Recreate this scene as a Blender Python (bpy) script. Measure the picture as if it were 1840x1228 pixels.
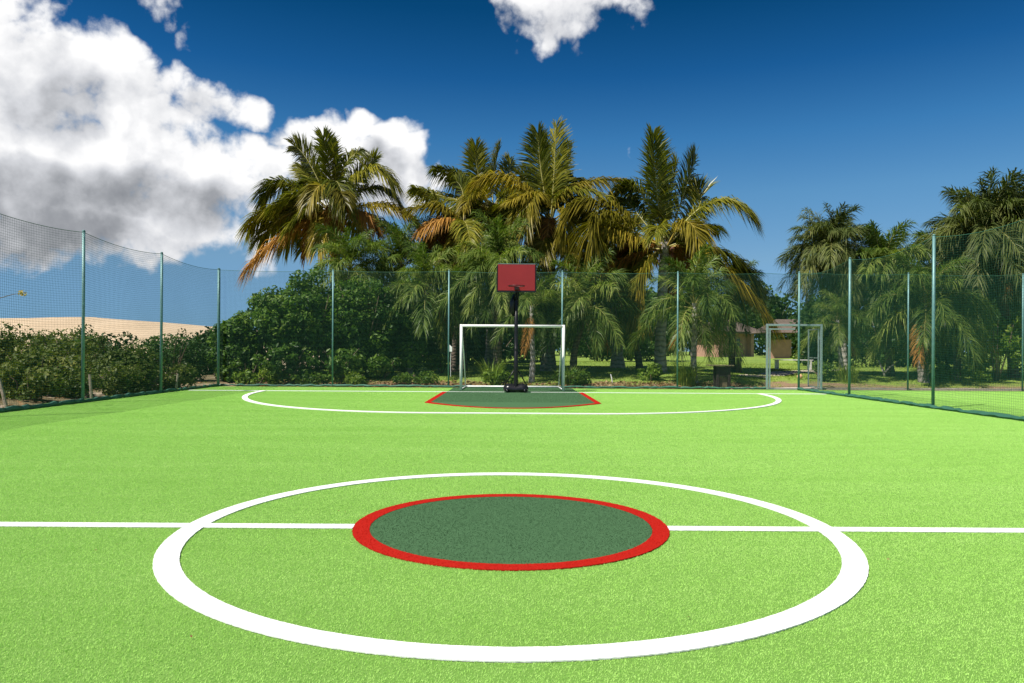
import bpy, math, random
import numpy as np
from mathutils import Vector, Matrix

for o in list(bpy.data.objects): bpy.data.objects.remove(o)
SC = bpy.context.scene
COL = SC.collection
R = math.radians

# ------------------------------------------------------------------ camera
F, CAMH, HOR, ROLL = 1330.0, 1.2, 16.0, 0.0061      # focal length in photo pixels, eye height, horizon below centre, roll
cam_d = bpy.data.cameras.new('camera'); cam = bpy.data.objects.new('camera', cam_d); COL.objects.link(cam)
cam_d.sensor_width = 36; cam_d.lens = F/1840*36; cam_d.shift_y = HOR/1840
cam_d.clip_end = 6000; cam_d.clip_start = 0.05
cam.location = (0, 0, CAMH); cam.rotation_euler = (R(90), -ROLL, 0)
SC.camera = cam
def P(px, py, d):
    """photo pixel + distance along y -> point"""
    dx, dy = px-920, py-614
    x0, y0 = dx+dy*ROLL, dy-dx*ROLL
    return Vector((x0/F*d, d, CAMH-(y0-HOR)/F*d))

# ------------------------------------------------------------------ light, exposure
SUN_EL = R(56); SUN_AZ = math.atan2(-0.80, -0.58)      # azimuth from +y towards +x
sun_v = Vector((math.sin(SUN_AZ)*math.cos(SUN_EL), math.cos(SUN_AZ)*math.cos(SUN_EL), math.sin(SUN_EL)))
sl = bpy.data.lights.new('sun', 'SUN'); sl.energy = 4.6; sl.angle = R(0.5); sl.color = (1, .95, .86)
so = bpy.data.objects.new('sun', sl); COL.objects.link(so); so.rotation_euler = sun_v.to_track_quat('Z', 'Y').to_euler()
so.location = (0, 0, 60)
vs = SC.view_settings
vs.view_transform = 'Standard'; vs.look = 'None'; vs.exposure = 0.55; vs.gamma = 1; vs.use_curve_mapping = False
SC.render.engine = 'CYCLES'
cy = SC.cycles
cy.use_denoising = True; cy.max_bounces = 8; cy.diffuse_bounces = 3; cy.transmission_bounces = 4; cy.transparent_max_bounces = 8
cy.sample_clamp_indirect = 6; cy.caustics_reflective = False; cy.caustics_refractive = False

# ------------------------------------------------------------------ world: sky + clouds by direction
W = bpy.data.worlds.new('World'); SC.world = W; W.use_nodes = True
nt = W.node_tree; nt.nodes.clear()
class NB:
    def __init__(s, t): s.t = t; s.n = t.nodes; s.l = t.links
    def put(s, sock, v):
        if v is None: return
        if isinstance(v, bpy.types.NodeSocket): s.l.new(v, sock)
        else: sock.default_value = v
    def m(s, op, a, b=None, c=None, clamp=False):
        n = s.n.new('ShaderNodeMath'); n.operation = op; n.use_clamp = clamp
        for i, v in enumerate((a, b, c)): s.put(n.inputs[i], v)
        return n.outputs[0]
    def v(s, op, a, b=None, scale=None):
        n = s.n.new('ShaderNodeVectorMath'); n.operation = op
        s.put(n.inputs[0], a); s.put(n.inputs[1], b)
        if scale is not None: s.put(n.inputs['Scale'], scale)
        return n.outputs['Value'] if op in ('DOT_PRODUCT', 'LENGTH', 'DISTANCE') else n.outputs['Vector']
    def noise(s, vec, scale, detail=4, rough=.5, dist=0.0, color=False, lac=2.0):
        n = s.n.new('ShaderNodeTexNoise'); s.put(n.inputs['Vector'], vec)
        n.inputs['Scale'].default_value = scale; n.inputs['Detail'].default_value = detail
        n.inputs['Roughness'].default_value = rough; n.inputs['Distortion'].default_value = dist
        n.inputs['Lacunarity'].default_value = lac
        return n.outputs['Color'] if color else n.outputs['Fac']
    def voro(s, vec, scale, feature='F1', rnd=1, out='Distance'):
        n = s.n.new('ShaderNodeTexVoronoi'); n.feature = feature; s.put(n.inputs['Vector'], vec)
        n.inputs['Scale'].default_value = scale; n.inputs['Randomness'].default_value = rnd
        return n.outputs[out]
    def ramp(s, fac, stops, mode='LINEAR'):
        n = s.n.new('ShaderNodeValToRGB'); n.color_ramp.interpolation = mode; s.put(n.inputs[0], fac)
        e = n.color_ramp.elements
        while len(e) < len(stops): e.new(.5)
        for k, (p, c) in enumerate(stops):
            e[k].position = p; e[k].color = tuple(c)+(1,) if len(c) == 3 else c
        return n.outputs['Color']
    def mix(s, fac, a, b, mode='MIX'):
        n = s.n.new('ShaderNodeMix'); n.data_type = 'RGBA'; n.blend_type = mode
        s.put(n.inputs[0], fac); s.put(n.inputs[6], a); s.put(n.inputs[7], b)
        return n.outputs[2]
    def smooth(s, x, a, b, lo=0.0, hi=1.0):
        n = s.n.new('ShaderNodeMapRange'); n.interpolation_type = 'SMOOTHSTEP'; s.put(n.inputs[0], x)
        for i, v in zip((1, 2, 3, 4), (a, b, lo, hi)): s.put(n.inputs[i], v)
        return n.outputs[0]
def c4(r, g, b): return (r, g, b, 1)

SKY_STRENGTH = 0.09
b = NB(nt)
tc = nt.nodes.new('ShaderNodeTexCoord')
dirv = b.v('NORMALIZE', tc.outputs['Generated'])
def ang(px, py):
    p = P(px, py, 100)-Vector((0, 0, CAMH)); p.normalize()
    return math.atan2(p.x, p.y), math.asin(p.z)
# (px, py, rx, ry in photo pixels, weight)
BLOBS = [(-60,40,160,110,1),(40,170,150,130,1),(120,95,70,50,.8),(90,130,110,80,1.1),(190,110,85,62,1),(205,180,85,95,1),(90,300,210,130,1.15),(125,175,80,60,.95),
         (240,290,130,100,1.1),(345,320,100,75,1),(430,335,80,70,.85),(-150,250,260,230,1.1),(180,375,270,85,1.2),(-120,420,220,60,.75),
         (360,400,110,55,.62),(465,400,60,70,.6),(465,275,26,34,.7),
         (312,146,44,34,.62),(375,180,72,36,.68),(440,204,46,30,.60),
         (285,8,52,38,.7),(338,52,22,38,.5),
         (545,270,62,50,1),(600,240,50,40,1),(650,222,38,40,1),(695,250,55,45,1),(735,285,45,60,1),(640,310,140,85,1.1),(520,310,60,70,.9),
         (755,330,35,40,.9),(798,318,22,22,.6),(560,380,150,60,.6),
         (1000,8,115,62,.74),(960,45,60,40,.6),(1035,48,60,36,.6),(1105,12,66,36,.52),(1133,262,9,13,.30),(720,0,14,10,.4)]
GREYS = [(150,345,270,52,.9),(60,395,220,60,.95),(330,355,110,42,.6),(-160,360,200,90,.9),(90,190,75,60,.22),(380,185,80,40,.2),(690,290,55,40,.45),(640,330,90,40,.35),(1000,10,120,80,.25),(210,425,50,34,.5)]
def density(vec, full=True):
    wn = b.noise(vec, 9, 3, .55, color=True)
    w = b.v('SCALE', b.v('SUBTRACT', wn, (0.5, 0.5, 0.5)), scale=0.075)
    p = b.v('ADD', vec, w)
    sx = nt.nodes.new('ShaderNodeSeparateXYZ'); nt.links.new(p, sx.inputs[0])
    az = b.m('ARCTAN2', sx.outputs[0], sx.outputs[1]); el = b.m('ARCSINE', sx.outputs[2])
    acc = None
    for (px, py, rx, ry, wt) in BLOBS:
        a0, e0 = ang(px, py); rx_, ry_ = rx/F*math.cos(a0)*1.05, ry/F
        u = b.m('MULTIPLY_ADD', az, 1/rx_, -a0/rx_); v = b.m('MULTIPLY_ADD', el, 1/ry_, -e0/ry_)
        r2 = b.m('MULTIPLY_ADD', u, u, b.m('MULTIPLY', v, v))
        q = b.m('MULTIPLY_ADD', r2, -wt*.8, wt)
        acc = q if acc is None else b.m('MAXIMUM', acc, q)
    # the rest of the sky goes on with the same scattered clouds
    far = b.m('MAXIMUM', b.m('MULTIPLY', b.m('ABSOLUTE', az), 1/.80), b.m('MULTIPLY', el, 1/.56))
    g = b.m('MULTIPLY', b.m('SUBTRACT', b.noise(vec, 2.6, 2, .5), .56), 7)
    g = b.m('SUBTRACT', g, b.smooth(far, 1.0, 1.25, 3, 0))
    acc = b.m('MAXIMUM', acc, b.m('MINIMUM', g, 1.0))
    n1 = b.noise(vec, 15, 7, .57, lac=2.1)
    bil = b.m('ABSOLUTE', b.m('SUBTRACT', b.noise(p, 22, 3, .5), .5))          # rounded billows with sharp creases
    d = b.m('MULTIPLY_ADD', b.m('SUBTRACT', n1, .5), 2.0, acc)
    d = b.m('MULTIPLY_ADD', b.m('SUBTRACT', bil, .08), 1.5, d)
    return b.m('SUBTRACT', d, .22), az, el
D, az0, el0 = density(dirv)
off = Vector((-0.020, 0.0, 0.030))
D2, _, _ = density(b.v('NORMALIZE', b.v('ADD', dirv, tuple(off))))
alpha = b.smooth(D, -.06, .50)
g = None
for (px, py, rx, ry, wt) in GREYS:
    a0, e0 = ang(px, py); rx_, ry_ = rx/F, ry/F
    u = b.m('MULTIPLY_ADD', az0, 1/rx_, -a0/rx_); v = b.m('MULTIPLY_ADD', el0, 1/ry_, -e0/ry_)
    q = b.m('MULTIPLY', b.m('SUBTRACT', 1.0, b.m('MULTIPLY_ADD', u, u, b.m('MULTIPLY', v, v))), wt)
    g = q if g is None else b.m('MAXIMUM', g, q)
g = b.smooth(b.m('MULTIPLY_ADD', b.m('SUBTRACT', b.noise(dirv, 14, 6, .55), .5), .9, g), -.25, .95)
lit = b.m('MULTIPLY_ADD', b.m('SUBTRACT', D, D2), .34, .95, clamp=False)
lit = b.m('SUBTRACT', lit, b.m('MULTIPLY', b.smooth(b.noise(dirv, 7, 4, .55), .46, .72), .12))
lit = b.m('SUBTRACT', lit, b.m('MULTIPLY', b.smooth(D, .8, 1.7), .10))
lit = b.m('SUBTRACT', lit, b.m('MULTIPLY', g, .56))
ccol = b.ramp(b.m('MAXIMUM', b.m('MINIMUM', lit, 1.0), 0.0), [(0.0, (.12,.13,.15)), (.35, (.24,.25,.27)), (.7, (.47,.48,.505)), (1.0, (.69,.69,.695))])
sky = nt.nodes.new('ShaderNodeTexSky'); sky.sky_type = 'NISHITA'; sky.sun_disc = False
sky.sun_elevation = SUN_EL; sky.sun_rotation = SUN_AZ; sky.altitude = 0; sky.air_density = 1.0; sky.dust_density = 0.0; sky.ozone_density = 2.0
sz = nt.nodes.new('ShaderNodeSeparateXYZ'); nt.links.new(dirv, sz.inputs[0])
# polarised, very clear air: deep blue overhead, pale blue down to the horizon, the same all round
pol = b.ramp(b.m('MAXIMUM', sz.outputs[2], 0.0), [(0.0, (.19,.37,.76)), (.03, (.21,.39,.73)), (.118, (.38,.53,.66)), (.2, (.32,.57,.71)), (.27, (.175,.49,.70)), (.345, (.056,.33,.567)), (.42, (.014,.226,.39)), (.6, (.012,.2,.36))])
skyc = b.v('MULTIPLY', b.v('SCALE', sky.outputs[0], scale=SKY_STRENGTH), pol)
allc = b.mix(alpha, skyc, ccol)
bg = nt.nodes.new('ShaderNodeBackground'); nt.links.new(allc, bg.inputs[0]); bg.inputs[1].default_value = 1.0
# keep the Background strength in the daylight range: colours above are pre-scaled, so divide them back here
bg.inputs[1].default_value = SKY_STRENGTH
nt.links.new(b.v('SCALE', allc, scale=1/SKY_STRENGTH), bg.inputs[0])
W.cycles.sampling_method = 'MANUAL'; W.cycles.sample_map_resolution = 256
wo = nt.nodes.new('ShaderNodeOutputWorld'); nt.links.new(bg.outputs[0], wo.inputs[0])

# ------------------------------------------------------------------ helpers
def tag(o, label=None, cat=None, group=None, kind=None):
    if label: o['label'] = label
    if cat: o['category'] = cat
    if group: o['group'] = group
    if kind: o['kind'] = kind
    return o
def obj(name, me, mats, parent=None, loc=None):
    o = bpy.data.objects.new(name, me); COL.objects.link(o)
    if mats is not None and me is not None and len(me.materials) == 0:
        for m_ in (mats if isinstance(mats, (list, tuple)) else [mats]): me.materials.append(m_)
    if parent is not None: o.parent = parent
    if loc is not None: o.location = loc
    return o
def empty(name, loc, label, cat, group=None):
    o = bpy.data.objects.new(name, None); COL.objects.link(o); o.location = loc; o.empty_display_size = .2
    return tag(o, label, cat, group)
class MB:
    """mesh builder: collects verts/faces with a material index"""
    def __init__(s): s.v = []; s.f = []; s.mi = []
    def add(s, vs_, fs, mi=0):
        k = len(s.v); s.v += [tuple(v) for v in vs_]; s.f += [tuple(i+k for i in f) for f in fs]; s.mi += [mi]*len(fs)
    def box(s, lo, hi, mi=0, bev=0.0):
        x0, y0, z0 = lo; x1, y1, z1 = hi
        if bev <= 0:
            s.add([(x0,y0,z0),(x1,y0,z0),(x1,y1,z0),(x0,y1,z0),(x0,y0,z1),(x1,y0,z1),(x1,y1,z1),(x0,y1,z1)],
                  [(0,3,2,1),(4,5,6,7),(0,1,5,4),(1,2,6,5),(2,3,7,6),(3,0,4,7)], mi); return
        c = bev
        prof = [(x0+c,y0),(x1-c,y0),(x1,y0+c),(x1,y1-c),(x1-c,y1),(x0+c,y1),(x0,y1-c),(x0,y0+c)]
        cx, cy_ = (x0+x1)/2, (y0+y1)/2
        def ring(z, ins): return [(x+(math.copysign(ins, cx-x) if abs(cx-x) > ins else 0), y+(math.copysign(ins, cy_-y) if abs(cy_-y) > ins else 0), z) for x, y in prof]
        rings = [ring(z0, c*.7), ring(z0+c, 0), ring(z1-c, 0), ring(z1, c*.7)]
        vs_ = sum(rings, []); fs = []
        for k in range(3):
            for i in range(8): fs.append((k*8+i, k*8+(i+1) % 8, k*8+8+(i+1) % 8, k*8+8+i))
        fs.append(tuple(range(7, -1, -1))); fs.append(tuple(range(24, 32)))
        s.add(vs_, fs, mi)
    def tube(s, pts, rad, n=8, mi=0, caps=True):
        pts = [Vector(p) for p in pts]
        rads = rad if isinstance(rad, (list, tuple)) else [rad]*len(pts)
        t0 = (pts[1]-pts[0]).normalized()
        ref = Vector((0, 0, 1)) if abs(t0.z) < .9 else Vector((1, 0, 0))
        u = t0.cross(ref).normalized(); vs_ = []
        for i, p in enumerate(pts):
            t = (pts[min(i+1, len(pts)-1)]-pts[max(i-1, 0)]).normalized()
            u = (u-t*u.dot(t)).normalized(); w = t.cross(u)
            for k in range(n):
                a = 2*math.pi*k/n; vs_.append(p+(u*math.cos(a)+w*math.sin(a))*rads[i])
        fs = []
        for i in range(len(pts)-1):
            for k in range(n): fs.append((i*n+k, i*n+(k+1) % n, (i+1)*n+(k+1) % n, (i+1)*n+k))
        if caps: fs.append(tuple(range(n-1, -1, -1))); fs.append(tuple(range((len(pts)-1)*n, len(pts)*n)))
        s.add(vs_, fs, mi)
    def prism(s, poly, z0, z1, mi=0):
        n = len(poly); vs_ = [(x, y, z0) for x, y in poly]+[(x, y, z1) for x, y in poly]
        fs = [tuple(range(n, 2*n)), tuple(range(n-1, -1, -1))]+[(i, (i+1) % n, n+(i+1) % n, n+i) for i in range(n)]
        s.add(vs_, fs, mi)
    def mesh(s, name, smooth=False):
        me = bpy.data.meshes.new(name); me.from_pydata(s.v, [], s.f)
        me.polygons.foreach_set('material_index', s.mi)
        if smooth: me.polygons.foreach_set('use_smooth', [True]*len(s.f))
        me.update(); return me
    def build(s, name, mats, parent=None, loc=None, smooth=False):
        return obj(name, s.mesh(name, smooth), mats, parent, loc)
def soup(name, V, Fc, rnd=None, mi=None):
    """mesh from numpy arrays; Fc (n,3) or (n,4)"""
    me = bpy.data.meshes.new(name); V = np.asarray(V, np.float32); Fc = np.asarray(Fc, np.int32)
    n, k = Fc.shape
    me.vertices.add(len(V)); me.vertices.foreach_set('co', V.ravel())
    me.loops.add(n*k); me.loops.foreach_set('vertex_index', Fc.ravel())
    me.polygons.add(n); me.polygons.foreach_set('loop_start', np.arange(0, n*k, k, dtype=np.int32))
    if mi is not None: me.polygons.foreach_set('material_index', np.asarray(mi, np.int32))
    if rnd is not None:
        a = me.attributes.new('rnd', 'FLOAT', 'POINT'); a.data.foreach_set('value', np.asarray(rnd, np.float32))
    me.update(calc_edges=True); return me

# ------------------------------------------------------------------ materials
def mat(name):
    m_ = bpy.data.materials.new(name); m_.use_nodes = True
    t = m_.node_tree; p = t.nodes['Principled BSDF']; return m_, NB(t), p
def attr(nb, nm):
    n = nb.n.new('ShaderNodeAttribute'); n.attribute_name = nm; return n.outputs['Fac']
def wpos(nb): return nb.n.new('ShaderNodeNewGeometry').outputs['Position']
def bump(nb, p, h, strength=.4, dist=.02):
    n = nb.n.new('ShaderNodeBump'); n.inputs['Strength'].default_value = strength; n.inputs['Distance'].default_value = dist
    nb.l.new(h, n.inputs['Height']); nb.l.new(n.outputs[0], p.inputs['Normal'])
def leafmat(name, stops, rough=.42, trans=.35, tint=(1.0, 1.15, .35), use_obj=.25, spec=.22):
    """foliage: colour from the leaf's own number and the plant's, part of the light goes through"""
    m_, nb, p = mat(name)
    f = attr(nb, 'rnd')
    oi = nb.n.new('ShaderNodeObjectInfo').outputs['Random']
    f = nb.m('ADD', nb.m('MULTIPLY', f, 1-use_obj), nb.m('MULTIPLY', oi, use_obj))
    f = nb.m('ADD', f, nb.m('MULTIPLY', nb.m('SUBTRACT', nb.noise(wpos(nb), 1.3, 3), .5), .5), clamp=True)
    c = nb.ramp(f, stops)
    nb.l.new(c, p.inputs['Base Color']); p.inputs['Roughness'].default_value = rough
    p.inputs['Specular IOR Level'].default_value = spec
    tr = nb.n.new('ShaderNodeBsdfTranslucent'); nb.l.new(nb.mix(1.0, c, c4(*tint), 'MULTIPLY'), tr.inputs[0])
    ms = nb.n.new('ShaderNodeMixShader'); ms.inputs[0].default_value = trans
    nb.l.new(p.outputs[0], ms.inputs[1]); nb.l.new(tr.outputs[0], ms.inputs[2])
    nb.l.new(ms.outputs[0], nb.n['Material Output'].inputs[0]); return m_
def plain(name, col, rough=.5, metal=0, var=.12, scale=8, bmp=0.0):
    m_, nb, p = mat(name)
    n = nb.noise(wpos(nb), scale, 5, .6)
    c = nb.ramp(n, [(.3, tuple(x*(1-var) for x in col)), (.7, tuple(min(1, x*(1+var)) for x in col))])
    nb.l.new(c, p.inputs['Base Color']); p.inputs['Roughness'].default_value = rough; p.inputs['Metallic'].default_value = metal
    if bmp: bump(nb, p, n, bmp, .01)
    return m_
M = {}
# artificial turf: infill sheet, fibres
m_, nb, p = mat('turf_infill'); q = wpos(nb)
n = nb.noise(q, 260, 4, .7); big = nb.noise(q, .6, 4, .6)
c = nb.mix(big, nb.ramp(n, [(.3, (.11,.25,.033)), (.7, (.21,.40,.065))]), nb.ramp(n, [(.3, (.12,.27,.036)), (.7, (.23,.43,.07))]))
nb.l.new(c, p.inputs['Base Color']); p.inputs['Roughness'].default_value = .8; bump(nb, p, n, .6, .01); M['infill'] = m_
def fibre(name, stops, var=1.0, trans=.25, rough=.5):
    m_, nb, p = mat(name); q = wpos(nb)
    mp = nb.n.new('ShaderNodeMapping'); mp.inputs['Scale'].default_value = (.25, 1.6, 1); nb.l.new(q, mp.inputs[0])
    f = nb.m('ADD', nb.m('MULTIPLY_ADD', attr(nb, 'rnd'), .36, .10), nb.m('MULTIPLY_ADD', nb.noise(mp.outputs[0], 1.1, 5, .6), .6*var, nb.m('MULTIPLY_ADD', nb.noise(q, 9, 3), .35*var, -.24*var)), clamp=True)
    c = nb.ramp(f, stops); nb.l.new(c, p.inputs['Base Color']); p.inputs['Roughness'].default_value = rough
    p.inputs['Specular IOR Level'].default_value = .08
    tr = nb.n.new('ShaderNodeBsdfTranslucent'); nb.l.new(c, tr.inputs[0])
    ms = nb.n.new('ShaderNodeMixShader'); ms.inputs[0].default_value = trans
    nb.l.new(p.outputs[0], ms.inputs[1]); nb.l.new(tr.outputs[0], ms.inputs[2]); nb.l.new(ms.outputs[0], nb.n['Material Output'].inputs[0]); return m_
M['fibre'] = fibre('turf_fibre', [(.1, (.27,.52,.085)), (.5, (.42,.71,.165)), (.9, (.56,.80,.27))])
M['fibre_dark'] = fibre('dark_turf_fibre', [(.1, (.036,.085,.036)), (.5, (.062,.135,.062)), (.9, (.095,.185,.09))], .6)
M['fibre_red'] = fibre('red_turf_fibre', [(.1, (.32,.008,.004)), (.5, (.45,.013,.007)), (.9, (.55,.025,.012))])
M['fibre_white'] = fibre('white_turf_fibre', [(.1, (.76,.77,.76)), (.5, (.82,.82,.82)), (.9, (.86,.86,.86))])
def sheetmat(name, a, c_, sc=180):
    m_, nb, p = mat(name); q = wpos(nb); n = nb.noise(q, sc, 4, .7)
    nb.l.new(nb.ramp(n, [(.3, a), (.7, c_)]), p.inputs['Base Color']); p.inputs['Roughness'].default_value = .9; p.inputs['Specular IOR Level'].default_value = .08; bump(nb, p, n, .5, .006); return m_
M['white_sheet'] = sheetmat('white_line_turf', (.78,.78,.78), (.85,.85,.85))
M['red_sheet'] = sheetmat('red_line_turf', (.33,.010,.006), (.46,.016,.008))
M['dark_sheet'] = sheetmat('dark_green_turf', (.05,.115,.05), (.075,.16,.075))
M['white_paint'] = plain('white_paint', (.82,.82,.80), .35, 0, .03)
M['teal'] = plain('teal_paint', (.12,.25,.25), .45, .2, .18, 14)
M['galv'] = plain('galvanised_steel', (.38,.47,.47), .38, .6, .15, 18)
M['cable'] = plain('green_rope', (.03,.12,.08), .7)
M['net'] = plain('green_net_cord', (.006,.065,.04), .7, 0, .15, 3)
M['black'] = plain('black_steel', (.012,.012,.013), .35, .2, .2, 20)
M['tank'] = plain('black_plastic', (.012,.012,.014), .28, 0, .2, 30)
M['board'] = plain('red_board', (.30,.02,.022), .38, 0, .05, 3)
M['rim'] = plain('rim_steel', (.03,.012,.012), .4, .3)
M['wood'] = plain('dark_wood', (.035,.026,.02), .8, 0, .5, 30, .5)
M['plank'] = plain('weathered_plank', (.20,.17,.09), .8, 0, .4, 12, .5)
M['post_wood'] = plain('grey_stake_wood', (.30,.25,.19), .85, 0, .4, 20, .5)
M['stump'] = plain('stump_bark', (.12,.09,.055), .9, 0, .5, 14, .6)
M['concrete'] = plain('kerb_concrete', (.50,.42,.35), .9, 0, .2, 12, .4)
M['pink'] = plain('pink_render', (.44,.25,.19), .9, 0, .12, 3, .2)
M['thatch'] = plain('thatch', (.13,.095,.075), .95, 0, .4, 25, .8)
M['dark_glass'] = plain('dark_glass', (.02,.025,.03), .15, 0, .1)
M['timber'] = plain('orange_timber', (.42,.20,.09), .7, 0, .2, 10)
M['ball'] = plain('ball_skin', (.80,.48,.26), .5, 0, .25, 6)
M['shaft'] = plain('dark_shaft', (.02,.02,.02), .9)
# palm bark with rings
def bark(name, a, c_, ring=16):
    m_, nb, p = mat(name); q = wpos(nb)
    sx = nb.n.new('ShaderNodeSeparateXYZ'); nb.l.new(q, sx.inputs[0])
    z = nb.m('MULTIPLY_ADD', nb.noise(q, 3, 3), .35, sx.outputs[2])
    rg = nb.m('ABSOLUTE', nb.m('SINE', nb.m('MULTIPLY', z, ring)))
    n = nb.noise(q, 9, 6, .65)
    c = nb.ramp(nb.m('MULTIPLY_ADD', rg, .35, nb.m('MULTIPLY', n, .7)), [(.25, a), (.75, c_)])
    nb.l.new(c, p.inputs['Base Color']); p.inputs['Roughness'].default_value = .9; bump(nb, p, nb.m('ADD', rg, n), .6, .03); return m_
M['bark_pale'] = bark('pale_palm_bark', (.16,.14,.12), (.50,.46,.42))
M['bark_dark'] = bark('dark_palm_bark', (.03,.025,.02), (.17,.13,.10), 24)
M['bark_grey'] = bark('grey_palm_bark', (.07,.065,.06), (.30,.27,.24), 20)
# frond colours
GREEN = [(.05, (.022,.034,.006)), (.35, (.095,.115,.014)), (.7, (.26,.24,.028)), (1, (.48,.40,.055))]
GOLD = [(.05, (.05,.05,.008)), (.4, (.19,.165,.018)), (.75, (.40,.30,.035)), (1, (.58,.42,.07))]
DEAD = [(.05, (.09,.04,.012)), (.4, (.32,.15,.03)), (.75, (.55,.29,.055)), (1, (.62,.42,.13))]
FRESH = [(.05, (.02,.046,.009)), (.4, (.095,.155,.03)), (.75, (.26,.32,.07)), (1, (.50,.51,.17))]
DUSTY = [(.05, (.028,.045,.012)), (.4, (.095,.125,.034)), (.75, (.20,.22,.065)), (1, (.36,.33,.12))]
M['f_green'] = leafmat('coconut_leaf_green', GREEN, .32, .32)
M['f_gold'] = leafmat('coconut_leaf_golden', GOLD, .4, .35)
M['f_dead'] = leafmat('coconut_leaf_dead', DEAD, .7, .25, (1,1,.7))
M['f_fresh'] = leafmat('feather_palm_leaf', FRESH, .4, .35)
M['f_dusty'] = leafmat('dusty_palm_leaf', DUSTY, .5, .3)
M['rachis'] = plain('golden_midrib', (.40,.30,.06), .5, 0, .25, 5)
M['rachis_g'] = plain('green_midrib', (.34,.31,.09), .5, 0, .25, 5)
M['rachis_d'] = plain('brown_midrib', (.30,.17,.06), .7, 0, .25, 5)
M['l_vine'] = leafmat('vine_leaf', [(.05, (.018,.05,.009)), (.4, (.065,.14,.022)), (.75, (.17,.27,.042)), (1, (.36,.40,.085))], .42, .35)
M['l_olive'] = leafmat('scrub_leaf', [(.05, (.022,.042,.009)), (.4, (.075,.115,.022)), (.75, (.16,.19,.04)), (1, (.32,.31,.08))], .5, .3)
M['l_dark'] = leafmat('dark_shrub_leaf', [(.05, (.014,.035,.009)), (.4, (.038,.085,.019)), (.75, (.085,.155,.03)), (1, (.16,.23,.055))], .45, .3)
M['l_lime'] = leafmat('lime_leaf', [(.05, (.05,.10,.012)), (.4, (.12,.21,.025)), (.75, (.22,.32,.045)), (1, (.36,.40,.08))], .45, .4)
M['l_grass'] = leafmat('lawn_blade', [(.05, (.08,.15,.02)), (.4, (.18,.28,.035)), (.75, (.30,.38,.06)), (1, (.44,.44,.13))], .6, .3)
M['l_dry'] = leafmat('dry_leaf', [(.05, (.10,.05,.02)), (.4, (.24,.14,.06)), (.75, (.36,.24,.12)), (1, (.50,.36,.20))], .8, .1, (1,1,1))
M['l_yellow'] = leafmat('yellow_flower', [(0, (.55,.38,.03)), (1, (.7,.55,.08))], .6, .3)
M['twig'] = plain('twig_bark', (.16,.12,.08), .9, 0, .4, 12)

# ------------------------------------------------------------------ ground
rng = np.random.default_rng(7)
def sstep(a, c_, x):
    t = np.clip((x-a)/(c_-a), 0, 1); return t*t*(3-2*t)
def tz(x, y):
    x = np.asarray(x, float); y = np.asarray(y, float)
    back = .32*sstep(24.4, 28.5, y)+.16*sstep(28, 36, y)+.28*sstep(34, 70, y)
    back = back*sstep(-12.5, -7, x)
    wob = .05*np.sin(x*.9+1.3)*np.sin(y*.7)+.04*np.sin(x*.37+y*.41)
    court = (1-sstep(-10.4, -9.9, x))+sstep(24.3, 25.5, y)+sstep(22, 23, x)
    left = .10*(1-sstep(-12, -10, x))
    return -.03+np.clip(court, 0, 1)*(back+left+wob*np.clip(court, 0, 1))
def T(x, y): return float(tz(x, y))
def axis(lo, hi, step, far_, growth=1.25):
    a = list(np.arange(lo, hi+1e-6, step)); s = step
    while a[-1] < far_: s *= growth; a.append(a[-1]+s)
    s = step
    while a[0] > -far_: s *= growth; a.insert(0, a[0]-s)
    return np.array(a)
xs = axis(-30, 34, .5, 2500); ys = axis(-8, 60, .5, 3000)
X, Y = np.meshgrid(xs, ys); Z = tz(X, Y)
nx, ny = len(xs), len(ys)
idx = np.arange(nx*ny).reshape(ny, nx)
Fq = np.stack([idx[:-1,:-1], idx[:-1,1:], idx[1:,1:], idx[1:,:-1]], -1).reshape(-1, 4)
me = soup('ground', np.stack([X, Y, Z], -1).reshape(-1, 3), Fq)
me.polygons.foreach_set('use_smooth', [True]*len(me.polygons))
m_, nb, p = mat('ground'); q = wpos(nb)
sx = nb.n.new('ShaderNodeSeparateXYZ'); nb.l.new(q, sx.inputs[0]); gx, gy = sx.outputs[0], sx.outputs[1]
fine = nb.noise(q, 22, 6, .7); mid = nb.noise(q, 1.1, 5, .6)
lawn = nb.ramp(nb.m('MULTIPLY_ADD', fine, .6, nb.m('MULTIPLY', mid, .4)), [(.3, (.10,.19,.025)), (.5, (.21,.31,.04)), (.72, (.36,.40,.08))])
dirt = nb.ramp(fine, [(.25, (.13,.075,.045)), (.5, (.27,.17,.10)), (.75, (.42,.30,.19))])
sand = nb.ramp(fine, [(.25, (.34,.26,.18)), (.6, (.55,.45,.33)), (.8, (.68,.58,.46))])
scrubg = nb.ramp(fine, [(.3, (.09,.075,.03)), (.7, (.26,.20,.10))])
fd = nb.smooth(nb.m('ADD', gy, nb.m('MULTIPLY', nb.m('SUBTRACT', mid, .5), 4.5)), 25.2, 26.6, 1, 0)     # bare earth along the fence
c = nb.mix(fd, lawn, dirt)
lf = nb.smooth(nb.m('ADD', gx, nb.m('MULTIPLY', nb.m('SUBTRACT', mid, .5), 3)), -10.6, -8.6, 1, 0)
sf = nb.smooth(nb.m('ADD', nb.m('MULTIPLY', nb.noise(q, .35, 4), 1), 0), .45, .58)
c = nb.mix(lf, c, nb.mix(sf, scrubg, sand))
nb.l.new(c, p.inputs['Base Color']); p.inputs['Roughness'].default_value = .95; bump(nb, p, fine, .7, .06)
tag(obj('ground', me, m_), kind='structure')

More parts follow.
